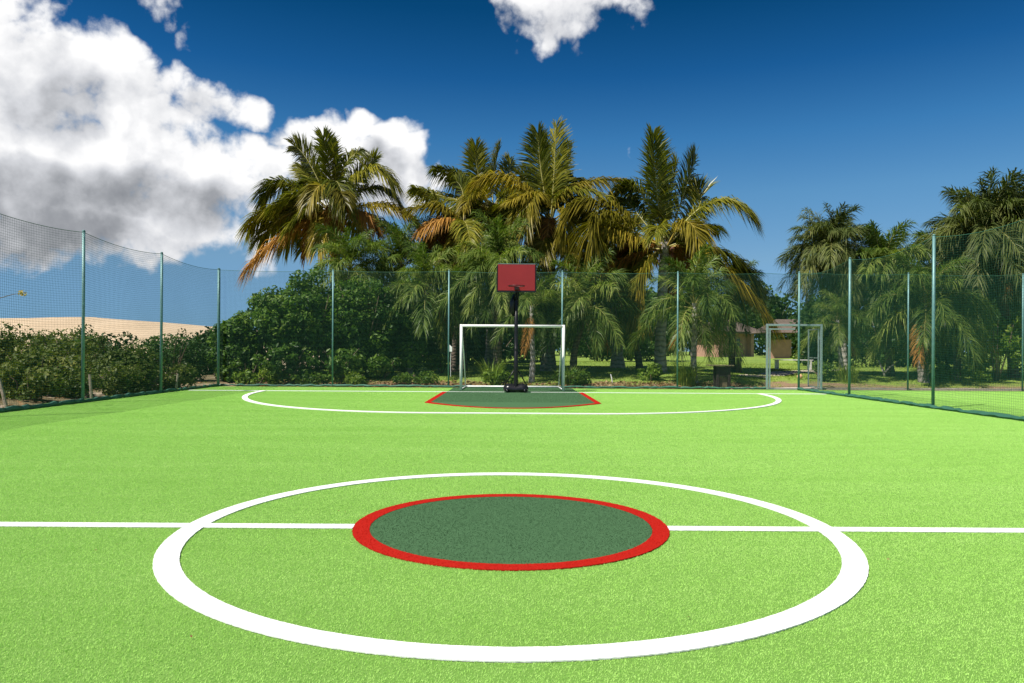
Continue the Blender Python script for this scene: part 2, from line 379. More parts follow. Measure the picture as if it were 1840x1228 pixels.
# dune ridge behind the scrub
ridge = [(-500,575),(-300,566),(-120,572),(0,572),(60,572),(115,570),(165,570),(210,574),(300,580),(390,588),(480,596),(580,612),(680,642),(760,652),(900,656)]
rp = np.array(ridge, float); us = np.linspace(-500, 900, 120); tops = np.interp(us, rp[:,0], rp[:,1])
prof = [(95, -.02), (104, .12), (112, .30), (120, .52), (128, .72), (136, .87), (144, .96), (150, 1.0), (157, .96), (170, .75), (195, .3), (230, -.05)]
V = []
for i, (u, tpy) in enumerate(zip(us, tops)):
    pr = P(u, tpy, 150)
    for d, k in prof:
        x = pr.x*(.75+.25*d/150)
        w = .35*math.sin(u*.021+d*.06)+.22*math.sin(u*.057-d*.11)
        V.append((x, d, -.4+(pr.z+.4)*max(k, 0)+w*k*(1-k)*3.2-(.6 if k < 0 else 0)))
n1, n2 = len(us), len(prof); idx = np.arange(n1*n2).reshape(n1, n2)
Fq = np.stack([idx[:-1,:-1], idx[1:,:-1], idx[1:,1:], idx[:-1,1:]], -1).reshape(-1, 4)
me = soup('dune', V, Fq); me.polygons.foreach_set('use_smooth', [True]*len(me.polygons))
m_, nb, p = mat('dune_sand'); q = wpos(nb)
nb.l.new(nb.ramp(nb.noise(q, .12, 7, .65), [(.3, (.50,.37,.235)), (.7, (.60,.465,.315))]), p.inputs['Base Color']); p.inputs['Roughness'].default_value = .95
bump(nb, p, nb.noise(q, .6, 6, .6), .5, .4)
tag(obj('dune', me, m_), kind='structure')

# ------------------------------------------------------------------ turf, pile and markings
mb = MB(); mb.box((-9.75, -8, -.12), (22.0, 23.62, 0)); turf = mb.build('turf', M['infill']); tag(turf, kind='structure')
def blades(xy, z, hmin, hmax, w, lean=.8, seed=1, clump=True):
    r = np.random.default_rng(seed); n = len(xy)
    h = r.uniform(hmin, hmax, n); a = r.uniform(0, 2*np.pi, n); tl = r.uniform(.15, lean, n)
    la = r.normal(0.5, 1.1, n)                               # pile leans mostly one way
    dx, dy = np.cos(la)*np.sin(tl)*h*1.2, np.sin(la)*np.sin(tl)*h*1.2
    wx, wy = np.cos(a)*w/2, np.sin(a)*w/2
    V = np.zeros((n, 3, 3)); z = np.broadcast_to(z, (n,))
    V[:,0] = np.stack([xy[:,0]-wx, xy[:,1]-wy, z], -1); V[:,1] = np.stack([xy[:,0]+wx, xy[:,1]+wy, z], -1)
    V[:,2] = np.stack([xy[:,0]+dx, xy[:,1]+dy, z+h*np.cos(tl)], -1)
    rv = np.repeat(r.uniform(0, 1, n), 3)
    return V.reshape(-1, 3), np.arange(n*3).reshape(-1, 3), rv
NB_TILE = 24000
CY, DY, RO, RI, ML, MW = 5.03, 5.085, 1.065, .955, 5.0, .058         # centre circle, disc, halfway line
def marked(q_, g_=0.0):
    rc_ = np.hypot(q_[:,0], q_[:,1]-CY); rd_ = np.hypot(q_[:,0], q_[:,1]-DY)
    return ((rc_ < 2.19+g_) & (rc_ > 2.055-g_)) | (rd_ < RO+g_) | (np.abs(q_[:,1]-ML) < MW+g_)
cells = [(i, j) for i in range(-10, 21) for j in range(0, 23)]
TILES = []
for k in range(4):
    xy = np.random.default_rng(30+k).uniform(-.5, .5, (NB_TILE, 2))
    TILES.append((xy,)+blades(xy, 0.0, 0.005, .0092, .0031, 1.0, 3+k))
sub = np.stack(np.meshgrid(np.linspace(-.5, .5, 21), np.linspace(-.5, .5, 21)), -1).reshape(-1, 2)
cut = [c_ for c_ in cells if c_[0] < 10 and marked(sub+np.array((c_[0]+.5, c_[1]+.5)), .02).any()]
tiles = []
for k, c_ in enumerate([(-3, 1), (2, 9), (-2, 10), (1, 12)]):
    xy, V, Fc, rv = TILES[k]
    t_ = obj('turf_pile', soup('turf_pile', V, Fc, rv), M['fibre'], turf, (c_[0]+.5, c_[1]+.5, .001)); tag(t_, kind='stuff'); tiles.append(t_); cells.remove(c_)
    if c_ in cut: cut.remove(c_)
# tiles under the markings have their fibres cut out where the coloured fibres are set in
AV, AF, AR, base_ = [], [], [], 0
for k, c_ in enumerate(cut):
    xy, V, Fc, rv = TILES[(k*7+c_[0]) % 4]; cells.remove(c_)
    w_ = np.array((c_[0]+.5, c_[1]+.5)); keep = ~marked(xy+w_)
    V3 = V.reshape(-1, 3, 3)[keep]+np.array((w_[0], w_[1], .001)); AV.append(V3.reshape(-1, 3)); AR.append(rv.reshape(-1, 3)[keep].ravel())
AV = np.concatenate(AV); AR = np.concatenate(AR)
tag(obj('turf_pile', soup('turf_pile', AV, np.arange(len(AV)).reshape(-1, 3), AR), M['fibre'], turf), kind='stuff')
pts = [(i+.5, j+.5, .001) for i, j in cells]
me = bpy.data.meshes.new('turf_pile_field'); me.from_pydata(pts, [], [])
a = me.attributes.new('pick', 'INT', 'POINT'); a.data.foreach_set('value', [random.Random(k*13+5).randrange(4) for k in range(len(pts))])
pf = obj('turf_pile', me, None, turf); tag(pf, kind='stuff')
g = bpy.data.node_groups.new('spread_pile', 'GeometryNodeTree')
g.interface.new_socket('Geometry', in_out='INPUT', socket_type='NodeSocketGeometry'); g.interface.new_socket('Geometry', in_out='OUTPUT', socket_type='NodeSocketGeometry')
gi = g.nodes.new('NodeGroupInput'); go = g.nodes.new('NodeGroupOutput')
ip = g.nodes.new('GeometryNodeInstanceOnPoints'); jn = g.nodes.new('GeometryNodeJoinGeometry')
for t_ in reversed(tiles):
    oi = g.nodes.new('GeometryNodeObjectInfo'); oi.inputs['Object'].default_value = t_; oi.transform_space = 'ORIGINAL'; oi.inputs['As Instance'].default_value = True
    g.links.new(oi.outputs['Geometry'], jn.inputs[0])
na = g.nodes.new('GeometryNodeInputNamedAttribute'); na.data_type = 'INT'; na.inputs['Name'].default_value = 'pick'
ip.inputs['Pick Instance'].default_value = True; g.links.new(na.outputs['Attribute'], ip.inputs['Instance Index'])
g.links.new(gi.outputs[0], ip.inputs['Points']); g.links.new(jn.outputs[0], ip.inputs['Instance'])
g.links.new(ip.outputs[0], go.inputs[0])
md = pf.modifiers.new('spread', 'NODES'); md.node_group = g

ZT = .0130                                                    # top of the pile
def jit(r, a=.003): return r.uniform(-a, a)
def band(name, outer, inner, z, mt, closed=True):
    """strip between two polylines of equal length, with a small skirt into the pile"""
    n = len(outer); V = [(x, y, z) for x, y in outer]+[(x, y, z) for x, y in inner]
    V += [(x, y, .003) for x, y in outer]+[(x, y, .003) for x, y in inner]
    Fq = []; rg_ = range(n if closed else n-1)
    for i in rg_:
        j = (i+1) % n
        Fq += [(i, j, n+j, n+i), (2*n+i, 2*n+j, j, i), (n+i, n+j, 3*n+j, 3*n+i)]
    if not closed:
        for e in (0, n-1): Fq.append((e, n+e, 3*n+e, 2*n+e))
    me_ = soup(name, V, Fq); me_.shade_flat(); return obj(name, me_, mt, turf)
rr = random.Random(3)
def circ(cx_, cy_, r, n, amp=.003): return [(cx_+(r+jit(rr, amp))*math.cos(2*math.pi*i/n), cy_+(r+jit(rr, amp))*math.sin(2*math.pi*i/n)) for i in range(n)]
ZN = .0075
def fill_tufts(name, parent, test, lo, hi, dens, z, mt, seed, h=(.006, .010), w=.006):
    r = np.random.default_rng(seed); n = int((hi[0]-lo[0])*(hi[1]-lo[1])*dens)
    xy = r.uniform(lo, hi, (n, 2)); xy = xy[test(xy)]
    V, Fc, rv = blades(xy, z, h[0], h[1], w, 1.0, seed)
    return tag(obj(name, soup(name, V, Fc, rv), mt, parent), kind='stuff')
cl_ = band('centre_circle_line', circ(0, CY, 2.19, 700, .002), circ(0, CY, 2.055, 700, .002), ZN+.0015, M['white_sheet']); tag(cl_, kind='structure')
def rad_(q_, c_): return np.hypot(q_[:,0], q_[:,1]-c_)
fill_tufts('line_pile', cl_, lambda q_: (rad_(q_, CY) < 2.19) & (rad_(q_, CY) > 2.055), (-2.3, CY-2.3), (2.3, CY+2.3), 11000, ZN+.0015, M['fibre_white'], 25, (.0015, .0035))
for s in (-1, 1):
    X_ = np.linspace(1.06, 9.0 if s > 0 else 9.2, 500)*s
    o = band('halfway_line', [(x, ML-MW+jit(rr, .002)) for x in X_], [(x, ML+MW+jit(rr, .002)) for x in X_], ZN, M['white_sheet'], False); tag(o, kind='structure')
    fill_tufts('line_pile', o, lambda q_: rad_(q_, DY) > RO, (min(X_[0], X_[-1]), ML-MW), (max(X_[0], X_[-1]), ML+MW), 11000, ZN, M['fibre_white'], 26+s, (.0015, .0035))
n = 300; cpts = circ(0, DY, RI-.002, n, .002)
mb = MB(); mb.prism(cpts, .003, ZN-.001); disc = mb.build('centre_disc', M['dark_sheet'], turf); tag(disc, kind='structure')
ring = band('red_border', circ(0, DY, RO, n, .003), circ(0, DY, RI, n, .002), ZN+.001, M['red_sheet']); ring.parent = disc
fill_tufts('disc_pile', disc, lambda q_: rad_(q_, DY) < RI, (-1, DY-1), (1, DY+1), 11000, ZN-.001, M['fibre_dark'], 21, (.003, .006))
fill_tufts('red_pile', disc, lambda q_: (rad_(q_, DY) < RO+.002) & (rad_(q_, DY) > RI-.003), (-1.1, DY-1.1), (1.1, DY+1.1), 11000, ZN+.001, M['fibre_red'], 22, (.0015, .004))
# goal end
GL = 21.1
X_ = np.linspace(-9.2, 8.95, 160)
o = band('goal_line', [(x, GL-.05+jit(rr)) for x in X_], [(x, GL+.05+jit(rr)) for x in X_], ZT+.003, M['white_sheet'], False); tag(o, kind='structure')
def dline(a_, b_):
    L = []
    for t in np.linspace(math.pi, math.pi/2, 90): L.append((-1.5+a_*math.cos(t), GL-.052-b_*math.sin(t)))
    for x in np.linspace(-1.45, 1.45, 30): L.append((x, GL-.052-b_))
    for t in np.linspace(math.pi/2, 0, 90): L.append((1.5+a_*math.cos(t), GL-.052-b_*math.sin(t)))
    return L
o = band('goal_area_line', dline(5.6, 7.12), dline(5.47, 7.0), ZT+.006, M['white_sheet'], False); tag(o, kind='structure')
def key(w, y0, yc, yf):
    L = [(-w, y0), (-w, yc)]
    for t in np.linspace(-1, 1, 60)[1:-1]: L.append((w*t, yc-(yc-yf)*(1-t*t)))
    return L+[(w, yc), (w, y0)]
kin = key(1.87, 23.6, 16.85, 15.32); kx = 0.03
mb = MB(); mb.prism([(x+kx, y) for x, y in kin], .003, ZT); keyo = mb.build('goal_key', M['dark_sheet'], turf); tag(keyo, kind='structure')
ko = key(2.0, GL-.06, 16.75, 15.2); ki = key(1.872, GL-.06, 16.85, 15.32)
o = band('red_border', [(x+kx, y) for x, y in ko], [(x+kx, y) for x, y in ki], ZT+.002, M['red_sheet'], False); o.parent = keyo
fill_tufts('key_pile', keyo, lambda q_: np.abs(q_[:,0]-kx) < 1.86-.0*q_[:,1], (-1.86, 16.9), (1.9, 23.55), 2500, ZT, M['fibre_dark'], 23, (.003, .006), .009)

# ------------------------------------------------------------------ net fences
def net_mesh(A, B, h, sag, seed, cell=.05, th=.0016, z0=.05, bulge=.05):
    """square-mesh net hung between two posts: every cord a thin three-sided strand"""
    A, B = Vector(A), Vector(B); L = (B-A).length; ux = (B-A)/L; nrm = Vector((-ux.y, ux.x, 0))
    r = random.Random(seed); f1, f2, f3 = r.uniform(0, 6), r.uniform(0, 6), r.uniform(.6, 1.2)
    def pt(s, t):                                                # s along 0..1, t up 0..1
        top = h-sag*4*s*(1-s); z = z0+(top-z0)*t
        bl = bulge*math.sin(math.pi*s)*math.sin(math.pi*min(1, t*1.05))*(math.sin(f1+3*s*f3+2*t)+.4*math.sin(f2+9*s-5*t))
        return A+ux*(s*L)+nrm*bl+Vector((0, 0, z))
    V = []; Fq = []
    def strand(ps, axis_):
        k = len(V)
        o3 = [Vector((0, 0, 1)), Vector((0, 0, -.5))+nrm*.87, Vector((0, 0, -.5))-nrm*.87] if axis_ == 0 else [ux, ux*-.5+nrm*.87, ux*-.5-nrm*.87]
        for p_ in ps:
            for q_ in o3: V.append(tuple(p_+q_*th))
        for i in range(len(ps)-1):
            for j in range(3): a_ = k+i*3+j; c_ = k+i*3+(j+1) % 3; Fq.append((a_, c_, c_+3, a_+3))
    nv = max(2, round(L/cell)); nh = round((h-z0)/cell)
    for i in range(1, nv): strand([pt(i/nv, j/8) for j in range(9)], 1)
    for j in range(nh+1): strand([pt(i/8, j/nh) for i in range(9)], 0)
    me = soup('net', V, Fq); me.materials.append(M['net']); return me, pt
def fence(label, posts, h, seed, skip=(), prad=.027, sag=.09, skirt=True, th=.0016, nopost=(), cell=.05):
    c0 = Vector(posts[0]); root = empty('net_fence', c0, label, 'fence')
    for k, q_ in enumerate(posts):
        if k in nopost: continue
        mb = MB(); q_ = Vector(q_)
        mb.tube([(0, 0, -.05), (0, 0, h*.5), (0, 0, h+.02)], prad, 10); mb.tube([(0, 0, h+.02), (0, 0, h+.05)], [prad*1.15, prad*.6], 10)
        po = mb.build('post', M['teal'], root, q_-c0, True)
    for k in range(len(posts)-1):
        if k in skip: continue
        me, pt = net_mesh(Vector(posts[k])-c0, Vector(posts[k+1])-c0, h, sag, seed+k, th=th, cell=cell)
        obj('net', me, None, root)
        mb = MB(); mb.tube([pt(i/12, 1) for i in range(13)], .006, 5); mb.build('top_cable', M['cable'], root)
        mb = MB(); mb.tube([pt(i/12, 0)+Vector((0, 0, .0)) for i in range(13)], .008, 5); mb.build('bottom_cable', M['cable'], root)
        if skirt:
            r = random.Random(seed*7+k); a_, b_ = Vector(posts[k])-c0, Vector(posts[k+1])-c0; mb = MB()
            N = 26; mb.tube([a_.lerp(b_, i/N)+Vector((r.uniform(-.015, .015), r.uniform(-.015, .015), .035+r.uniform(-.01, .02))) for i in range(N+1)], [prad*1.25*r.uniform(.8, 1.5) for i in range(N+1)], 6)
            mb.build('gathered_net', M['cable'], root)
    return root
FB = 23.7
bx = [-9.38, -5.74, -2.03, 1.60, 5.30, 9.06]
# back fence: the panel by the gate stops at its jamb, a second run starts on the other jamb
GX0, GX1 = 8.17, 9.90
bf = fence('tall green net fence on teal posts running behind the white goal', [(x, FB, 0) for x in (-9.38, -5.74, -2.03, 1.60, 5.30)]+[(GX0-.05, FB, 0)], 3.72, 11, th=.0019, cell=.04, nopost=(5,), sag=.04)
me, pt = net_mesh((GX0-.05+9.38, 0, 0), (GX1+.05+9.38, 0, 0), 3.72, .03, 19, z0=2.14, th=.0019, cell=.04); obj('net', me, None, bf)       # the net goes on above the gate
mb = MB(); mb.tube([pt(i/8, 1) for i in range(9)], .006, 5); mb.build('top_cable', M['cable'], bf)
fence('green net fence with pale kerb beyond the second turf court', [(GX1+.05, FB, 0), (12.68, FB, 0), (16.35, FB, 0), (20.0, FB, 0)], 3.72, 31, th=.0019, cell=.04, skirt=False, nopost=(0,), sag=.04)
fence('green net fence with sagging top beside the sandy scrub', [(-9.36, y, 0) for y in (FB-.12, 19.75, 16.15, 12.4, 8.7)], 3.72, 51, prad=.034, sag=.10, th=.0021)
fence('green net fence dividing the two turf courts', [(9.05, y, 0) for y in (FB-.35, 19.85, 15.9, 12.0, 8.1)], 3.70, 71, prad=.034, sag=.16, th=.0017)
# net over the gate head
# ------------------------------------------------------------------ gate
gate = empty('gate', (GX0, FB, 0), 'open metal gate in a teal frame at the court corner', 'gate')
w = GX1-GX0
for x in (0, w):
    mb = MB(); mb.box((x-.035, -.035, 0), (x+.035, .035, 2.10), bev=.008); mb.build('jamb', M['galv'], gate)
mb = MB(); mb.box((.036, -.034, 2.03), (w-.036, .034, 2.099), bev=.008); mb.build('lintel', M['galv'], gate)
mb = MB(); mb.box((.036, -.03, .005), (w-.036, .03, .035)); mb.build('threshold', M['galv'], gate)
lf1 = MB()
for x in (.085,): lf1.box((x-.022, -.02, .06), (x+.022, .02, 1.96), bev=.005)
lf1.box((.108, -.018, 1.915), (w/2+.02, .018, 1.958)); stop = lf1.build('inner_frame', M['galv'], gate)
lf2 = MB(); lw = .85
for y in (.06, lw): lf2.box((w-.085, y-.02, .06), (w-.045, y+.02, 1.96), bev=.005)
for z in (.06, 1.0, 1.92): lf2.box((w-.083, .08, z), (w-.047, lw-.02, z+.038))
leaf = lf2.build('gate_leaf', M['galv'], gate)
me, _ = net_mesh((w-.065, .08, 0), (w-.065, lw-.02, 0), 1.93, 0, 5, z0=.08, bulge=.0, th=.0019, cell=.04)
obj('net', me, None, leaf)
for z in (.35, 1.6):
    mb = MB(); mb.tube([(w-.045, .05, z), (w-.045, .05, z+.1)], .014, 8); mb.build('hinge', M['galv'], leaf)

# ------------------------------------------------------------------ goal
goal = empty('football_goal', (0, 21.85, 0), 'white metal football goal with open frame in front of back fence', 'goal')
gx0, gx1, gh, gd = -1.50, 1.52, 1.96, 1.62
for x in (gx0, gx1):
    mb = MB(); mb.tube([(x, 0, .02), (x, 0, gh*.5), (x, 0, gh)], .042, 12); mb.build('goalpost', M['white_paint'], goal, None, True)
    s = 1 if x < 0 else -1; xi = x+s*.03
    mb = MB(); mb.tube([(x, .03, gh-.04), (x, .16, gh-.06), (xi, gd*.55, gh*.5), (xi, gd, .06)], .018, 8); mb.build('back_stay', M['white_paint'], goal, None, True)
    mb = MB(); mb.tube([(x, .03, .045), (xi, gd, .045)], .02, 8); mb.build('side_runner', M['white_paint'], goal, None, True)
mb = MB(); mb.tube([(gx0+.03, 0, gh-.04), (0, 0, gh-.042), (gx1-.03, 0, gh-.04)], .040, 12); mb.build('crossbar', M['white_paint'], goal, None, True)
mb = MB(); mb.tube([(gx0+.03, gd, .05), (gx1-.03, gd, .05)], .03, 8); mb.build('ground_bar', M['white_paint'], goal, None, True)

# ------------------------------------------------------------------ basketball hoop
hp = empty('basketball_hoop', (.115, 21.0, ZT+.003), 'portable basketball hoop with red backboard and black wheeled base', 'basketball hoop')
def blob_tank():
    mb = MB(); segs = 20; rings = [(.0, 1.0), (.06, 1.05), (.12, 1.02), (.17, .90), (.21, .66), (.225, .3)]
    V = []
    for z, k in rings:
        for i in range(segs):
            a_ = 2*math.pi*i/segs; c_, s_ = math.cos(a_), math.sin(a_)
            e = .55; x = .345*k*math.copysign(abs(c_)**e, c_); y = .30*k*math.copysign(abs(s_)**e, s_)
            pinch = 1-.18*math.exp(-(x/.09)**2)                     # waisted at the pole
            V.append((x, (y*pinch), z*(1-.35*math.exp(-(x/.08)**2))))
    fs = []
    for k in range(len(rings)-1):
        for i in range(segs): fs.append((k*segs+i, k*segs+(i+1) % segs, (k+1)*segs+(i+1) % segs, (k+1)*segs+i))
    fs.append(tuple(range(segs-1, -1, -1))); fs.append(tuple(range((len(rings)-1)*segs, len(rings)*segs)))
    mb.add(V, fs); return mb
base = blob_tank().build('base_tank', M['tank'], hp, (0, .12, .03), True)
for s in (-1, 1):
    mb = MB(); mb.box((s*.19-.09, -.21, .10), (s*.19+.09, -.05, .185), bev=.012); mb.build('moulded_rib', M['tank'], base)
    mb = MB()
    mb.tube([(s*.25-.025, -.20, .05), (s*.25+.025, -.20, .05)], .05, 14); mb.build('wheel', M['tank'], hp, None, True)
    mb = MB(); mb.tube([(s*.03, -.02, .66), (s*.31, .06, .20)], .017, 8); mb.build('strut', M['black'], hp, None, True)
mb = MB(); mb.tube([(0, -.03, z_) for z_ in (.06, .7, 1.205, 1.21, 1.7, 2.205, 2.21, 3.0)], [.058, .058, .058, .053, .053, .053, .048, .048], 16, caps=False)
pole = mb.build('pole', M['black'], hp, None, True)
mb = MB(); mb.tube([(0, -.03, 1.17), (0, -.03, 1.24)], .063, 16, caps=False); mb.build('pole_collar', M['black'], pole, None, True)
mb = MB(); mb.tube([(-.07, .0, 2.15), (-.115, .0, 2.30), (-.105, .0, 2.55), (-.04, .0, 2.78)], [.035, .085, .08, .04], 10); mb.build('lift_handle', M['black'], hp, None, True)
mb = MB(); mb.tube([(.055, -.08, 2.45), (.055, -.10, 2.85)], .015, 8); mb.tube([(-.03, -.07, 2.60), (-.03, -.22, 2.9)], .014, 8); mb.tube([(.03, -.07, 2.60), (.03, -.22, 2.9)], .014, 8); mb.build('lift_arm', M['black'], hp, None, True)
BZ0, BZ1, BW = 2.855, 3.60, .525; BYF = -.27
mb = MB(); mb.box((-BW, BYF, BZ0), (BW, BYF+.035, BZ1), bev=.01); bd = mb.build('backboard', M['board'], hp)
mb = MB()
mb.box((-BW-.032, BYF-.012, BZ0-.04), (BW+.032, BYF+.05, BZ0-.001), bev=.006)
for s in (-1, 1):
    x0, x1 = sorted((s*(BW+.001), s*(BW+.030))); mb.box((x0, BYF-.002, BZ0-.001), (x1, BYF+.05, BZ1-.03))
mb.build('board_frame', M['black'], bd)
mb = MB(); mb.box((-BW, BYF-.004, BZ1+.001), (BW, BYF+.05, BZ1+.014)); mb.build('top_trim', M['galv'], bd)
RZ = 2.965; rc = BYF-.30
mb = MB(); mb.tube([(.225*math.cos(2*math.pi*i/28), rc+.225*math.sin(2*math.pi*i/28), RZ) for i in range(29)], .011, 8, caps=False)
rim = mb.build('rim', M['rim'], hp, None, True)
mb = MB(); mb.box((-.06, BYF-.085, RZ-.09), (.06, BYF-.002, RZ+.01), bev=.008); mb.build('rim_bracket', M['rim'], rim)
mb = MB()
mb.box((-.075, BYF+.051, 2.86), (.075, -.075, 2.98)); mb.build('board_bracket', M['black'], hp)

# ------------------------------------------------------------------ foliage generators
def norm(a): return a/np.maximum(np.linalg.norm(a, axis=-1, keepdims=True), 1e-6)
def frond(name, P0, P1, P2, leaf_len, leaf_w, nleaf, seed, roll=0.0, plum=.15, droop=.5, start=.16, rad=.03, vee=.25, mi=(0, 1)):
    """one feather leaf: tapered midrib along a bezier with leaflets on both sides, each a bent blade"""
    r = np.random.default_rng(seed)
    P0, P1, P2 = (np.array(v, float) for v in (P0, P1, P2))
    C = 2*P1-.5*(P0+P2)                                          # curve passes P1 at half way
    bez = lambda t: ((1-t)**2)[:,None]*P0+(2*t*(1-t))[:,None]*C+(t**2)[:,None]*P2
    tan = lambda t: norm((2*(1-t))[:,None]*(C-P0)+(2*t)[:,None]*(P2-C))
    N = np.cross(P1-P0, P2-P0); z = np.array((0., 0., 1.))
    if np.linalg.norm(N) < .04*np.linalg.norm(P2-P0)**2:
        N = np.cross(P2-P0, z)
        if np.linalg.norm(N) < .1: N = np.array((1., .3, 0.))
    N = norm(N)
    V = []; Fc = []; MI = []; RV = []
    # midrib
    ts = np.linspace(0, 1, 12); pp = bez(ts); tt = tan(ts)
    for i in range(12):
        u = norm(np.cross(tt[i], N)); rr_ = rad*(1-.85*ts[i])
        for k in range(3):
            a_ = 2*math.pi*k/3; V.append(pp[i]+(N*math.cos(a_)+u*math.sin(a_))*rr_); RV.append(.5)
    for i in range(11):
        for k in range(3):
            a_, b_ = i*3+k, i*3+(k+1) % 3
            Fc += [(a_, b_, b_+3), (a_, b_+3, a_+3)]; MI += [mi[1]]*2
    hue = r.uniform(0, .35)
    for s in (-1, 1):
        t = np.clip(np.linspace(start, .995, nleaf)+r.normal(0, .004, nleaf), start, 1)
        B = bez(t); Tn = tan(t)
        up = np.cross(N[None]*np.ones_like(Tn), Tn); up = np.where(up[:,2:3] < 0, -up, up)
        side = N[None]*math.cos(roll)+up*math.sin(roll)
        upp = -N[None]*math.sin(roll)+up*math.cos(roll)
        k = (t-start)/(1-start)
        ang_ = np.radians(28+38*k+r.normal(0, 5, nleaf))
        D_ = s*side*np.cos(ang_)[:,None]+Tn*np.sin(ang_)[:,None]+upp*(vee+r.normal(0, plum, nleaf))[:,None]
        D_ = norm(D_+r.normal(0, .05, (nleaf, 3)))
        L_ = leaf_len*(.42+.62*np.sin(np.pi*np.clip(.12+.80*k, 0, 1)))*r.uniform(.82, 1.12, nleaf)
        g_ = np.zeros((nleaf, 3)); g_[:,2] = -droop*L_*r.uniform(.6, 1.25, nleaf)
        mid = B+D_*(L_*.5)[:,None]+g_*.22; tip = B+D_*(L_*.92)[:,None]+g_
        wv = norm(np.cross(D_, upp+r.normal(0, .35, (nleaf, 3))))*leaf_w*.5
        base_i = len(V)
        for i in range(nleaf):
            V += [B[i]-wv[i]*.45, B[i]+wv[i]*.45, mid[i]-wv[i], mid[i]+wv[i], tip[i]]
            o_ = base_i+i*5
            Fc += [(o_, o_+1, o_+3), (o_, o_+3, o_+2), (o_+2, o_+3, o_+4)]; MI += [mi[0]]*3
            rv_ = hue+r.uniform(0, .5); RV += [rv_+.25*(1-k[i]), rv_+.25*(1-k[i]), rv_, rv_, rv_+.12]
    return soup(name, np.array(V), np.array(Fc), np.clip(RV, 0, 1), MI)
FM = {'g': (M['f_green'], M['rachis_g']), 'y': (M['f_gold'], M['rachis']), 'd': (M['f_dead'], M['rachis_d']), 'f': (M['f_fresh'], M['rachis_g']), 'u': (M['f_dusty'], M['rachis_g'])}
def addmats(me, k):
    for m__ in FM[k]: me.materials.append(m__)
    return me
def trunk_mesh(pts_, r0, r1, flare=1.5, n=12, seed=0):
    r = random.Random(seed); mb = MB(); K = 18; P_ = []; Rd = []
    pts_ = [Vector(q_) for q_ in pts_]
    for i in range(K+1):
        t = i/K; f = t*(len(pts_)-1); a_ = min(int(f), len(pts_)-2); u = f-a_
        p0 = pts_[max(a_-1, 0)]; p1 = pts_[a_]; p2 = pts_[a_+1]; p3 = pts_[min(a_+2, len(pts_)-1)]
        q_ = .5*((2*p1)+(p2-p0)*u+(2*p0-5*p1+4*p2-p3)*u*u+(3*p1-p0-3*p2+p3)*u**3)
        P_.append(q_); Rd.append((r0+(r1-r0)*t)*(1+(flare-1)*math.exp(-t*11))*r.uniform(.94, 1.07)*(1.06 if i % 2 else .97))
    mb.tube(P_, Rd, n); return mb.mesh('trunk', True)
def leaves(name, clumps, n, size, seed, flat=.35, aspect=.55, ground=None):
    """leaf-sized folded blades gathered round many small clump centres (x,y,z,r)"""
    r = np.random.default_rng(seed); C_ = np.array(clumps, float)
    wgt = C_[:,3]**2; wgt /= wgt.sum(); k = r.choice(len(C_), n, p=wgt)
    u = norm(r.normal(0, 1, (n, 3))); rad = C_[k,3]*(1-.6*r.uniform(0, 1, n)**2.2)
    c_ = C_[k,:3]+u*rad[:,None]*np.array((1, 1, .8))
    if ground is not None:
        c_[:,2] = np.maximum(c_[:,2], ground+r.uniform(.01, .06, n))
    nr = norm(u*.7+np.array((0, 0, flat))+r.normal(0, .55, (n, 3)))
    d_ = norm(np.cross(nr, r.normal(0, 1, (n, 3)))); d_[:,2] -= .25; d_ = norm(d_)
    w_ = norm(np.cross(nr, d_)); s_ = size*r.uniform(.4, 1.55, n)
    V = np.zeros((n, 4, 3))
    V[:,0] = c_-d_*(s_*.5)[:,None]; V[:,2] = c_+d_*(s_*.5)[:,None]
    V[:,1] = c_+w_*(s_*aspect*.5)[:,None]+nr*(s_*.12)[:,None]; V[:,3] = c_-w_*(s_*aspect*.5)[:,None]+nr*(s_*.12)[:,None]
    i0 = np.arange(n)*4
    Fc = np.concatenate([np.stack([i0, i0+1, i0+2], -1), np.stack([i0, i0+2, i0+3], -1)])
    cl = r.uniform(0, .45, len(C_)); rv = np.repeat(cl[k]+r.uniform(0, .55, n), 4)
    return soup(name, V.reshape(-1, 3), Fc, rv)
def clumps_for(w, d, h, nc, rc_, seed, lump=3, low=.05):
    """clump centres spread through a lumpy dome of width w, depth d, height h"""
    r = np.random.default_rng(seed); out = []
    lobes = [(0, 0, h*.45, w*.36, d*.36, h*.5)]
    for k in range(lump):
        a_ = r.uniform(0, 6.28); lobes.append((math.cos(a_)*w*.26, math.sin(a_)*d*.26, h*r.uniform(.25, .62), w*r.uniform(.18, .28), d*r.uniform(.18, .28), h*r.uniform(.25, .36)))
    while len(out) < nc:
        lb = lobes[r.integers(len(lobes))]; u = norm(r.normal(0, 1, 3)); q_ = r.uniform(.45, 1)**.5
        x, y, z = lb[0]+u[0]*lb[3]*q_, lb[1]+u[1]*lb[4]*q_, lb[2]+u[2]*lb[5]*q_
        if z < h*low: z = r.uniform(low*h, .25*h)
        out.append((x, y, z, rc_*r.uniform(.6, 1.4)))
    return out
def stems_mesh(w, d, h, n, seed, r0=.035):
    r = random.Random(seed); mb = MB()
    for k in range(n):
        a_ = r.uniform(0, 6.28); q_ = r.uniform(.15, .42); tx, ty, tz_ = math.cos(a_)*w*q_, math.sin(a_)*d*q_, h*r.uniform(.5, .85)
        mb.tube([(tx*.12, ty*.12, -.08), (tx*.4+r.uniform(-.1, .1), ty*.4, tz_*.4), (tx*.75, ty*.75+r.uniform(-.1, .1), tz_*.75), (tx, ty, tz_)], [r0, r0*.8, r0*.5, r0*.15], 5)
    return mb.mesh('stems', True)
SHC = {}
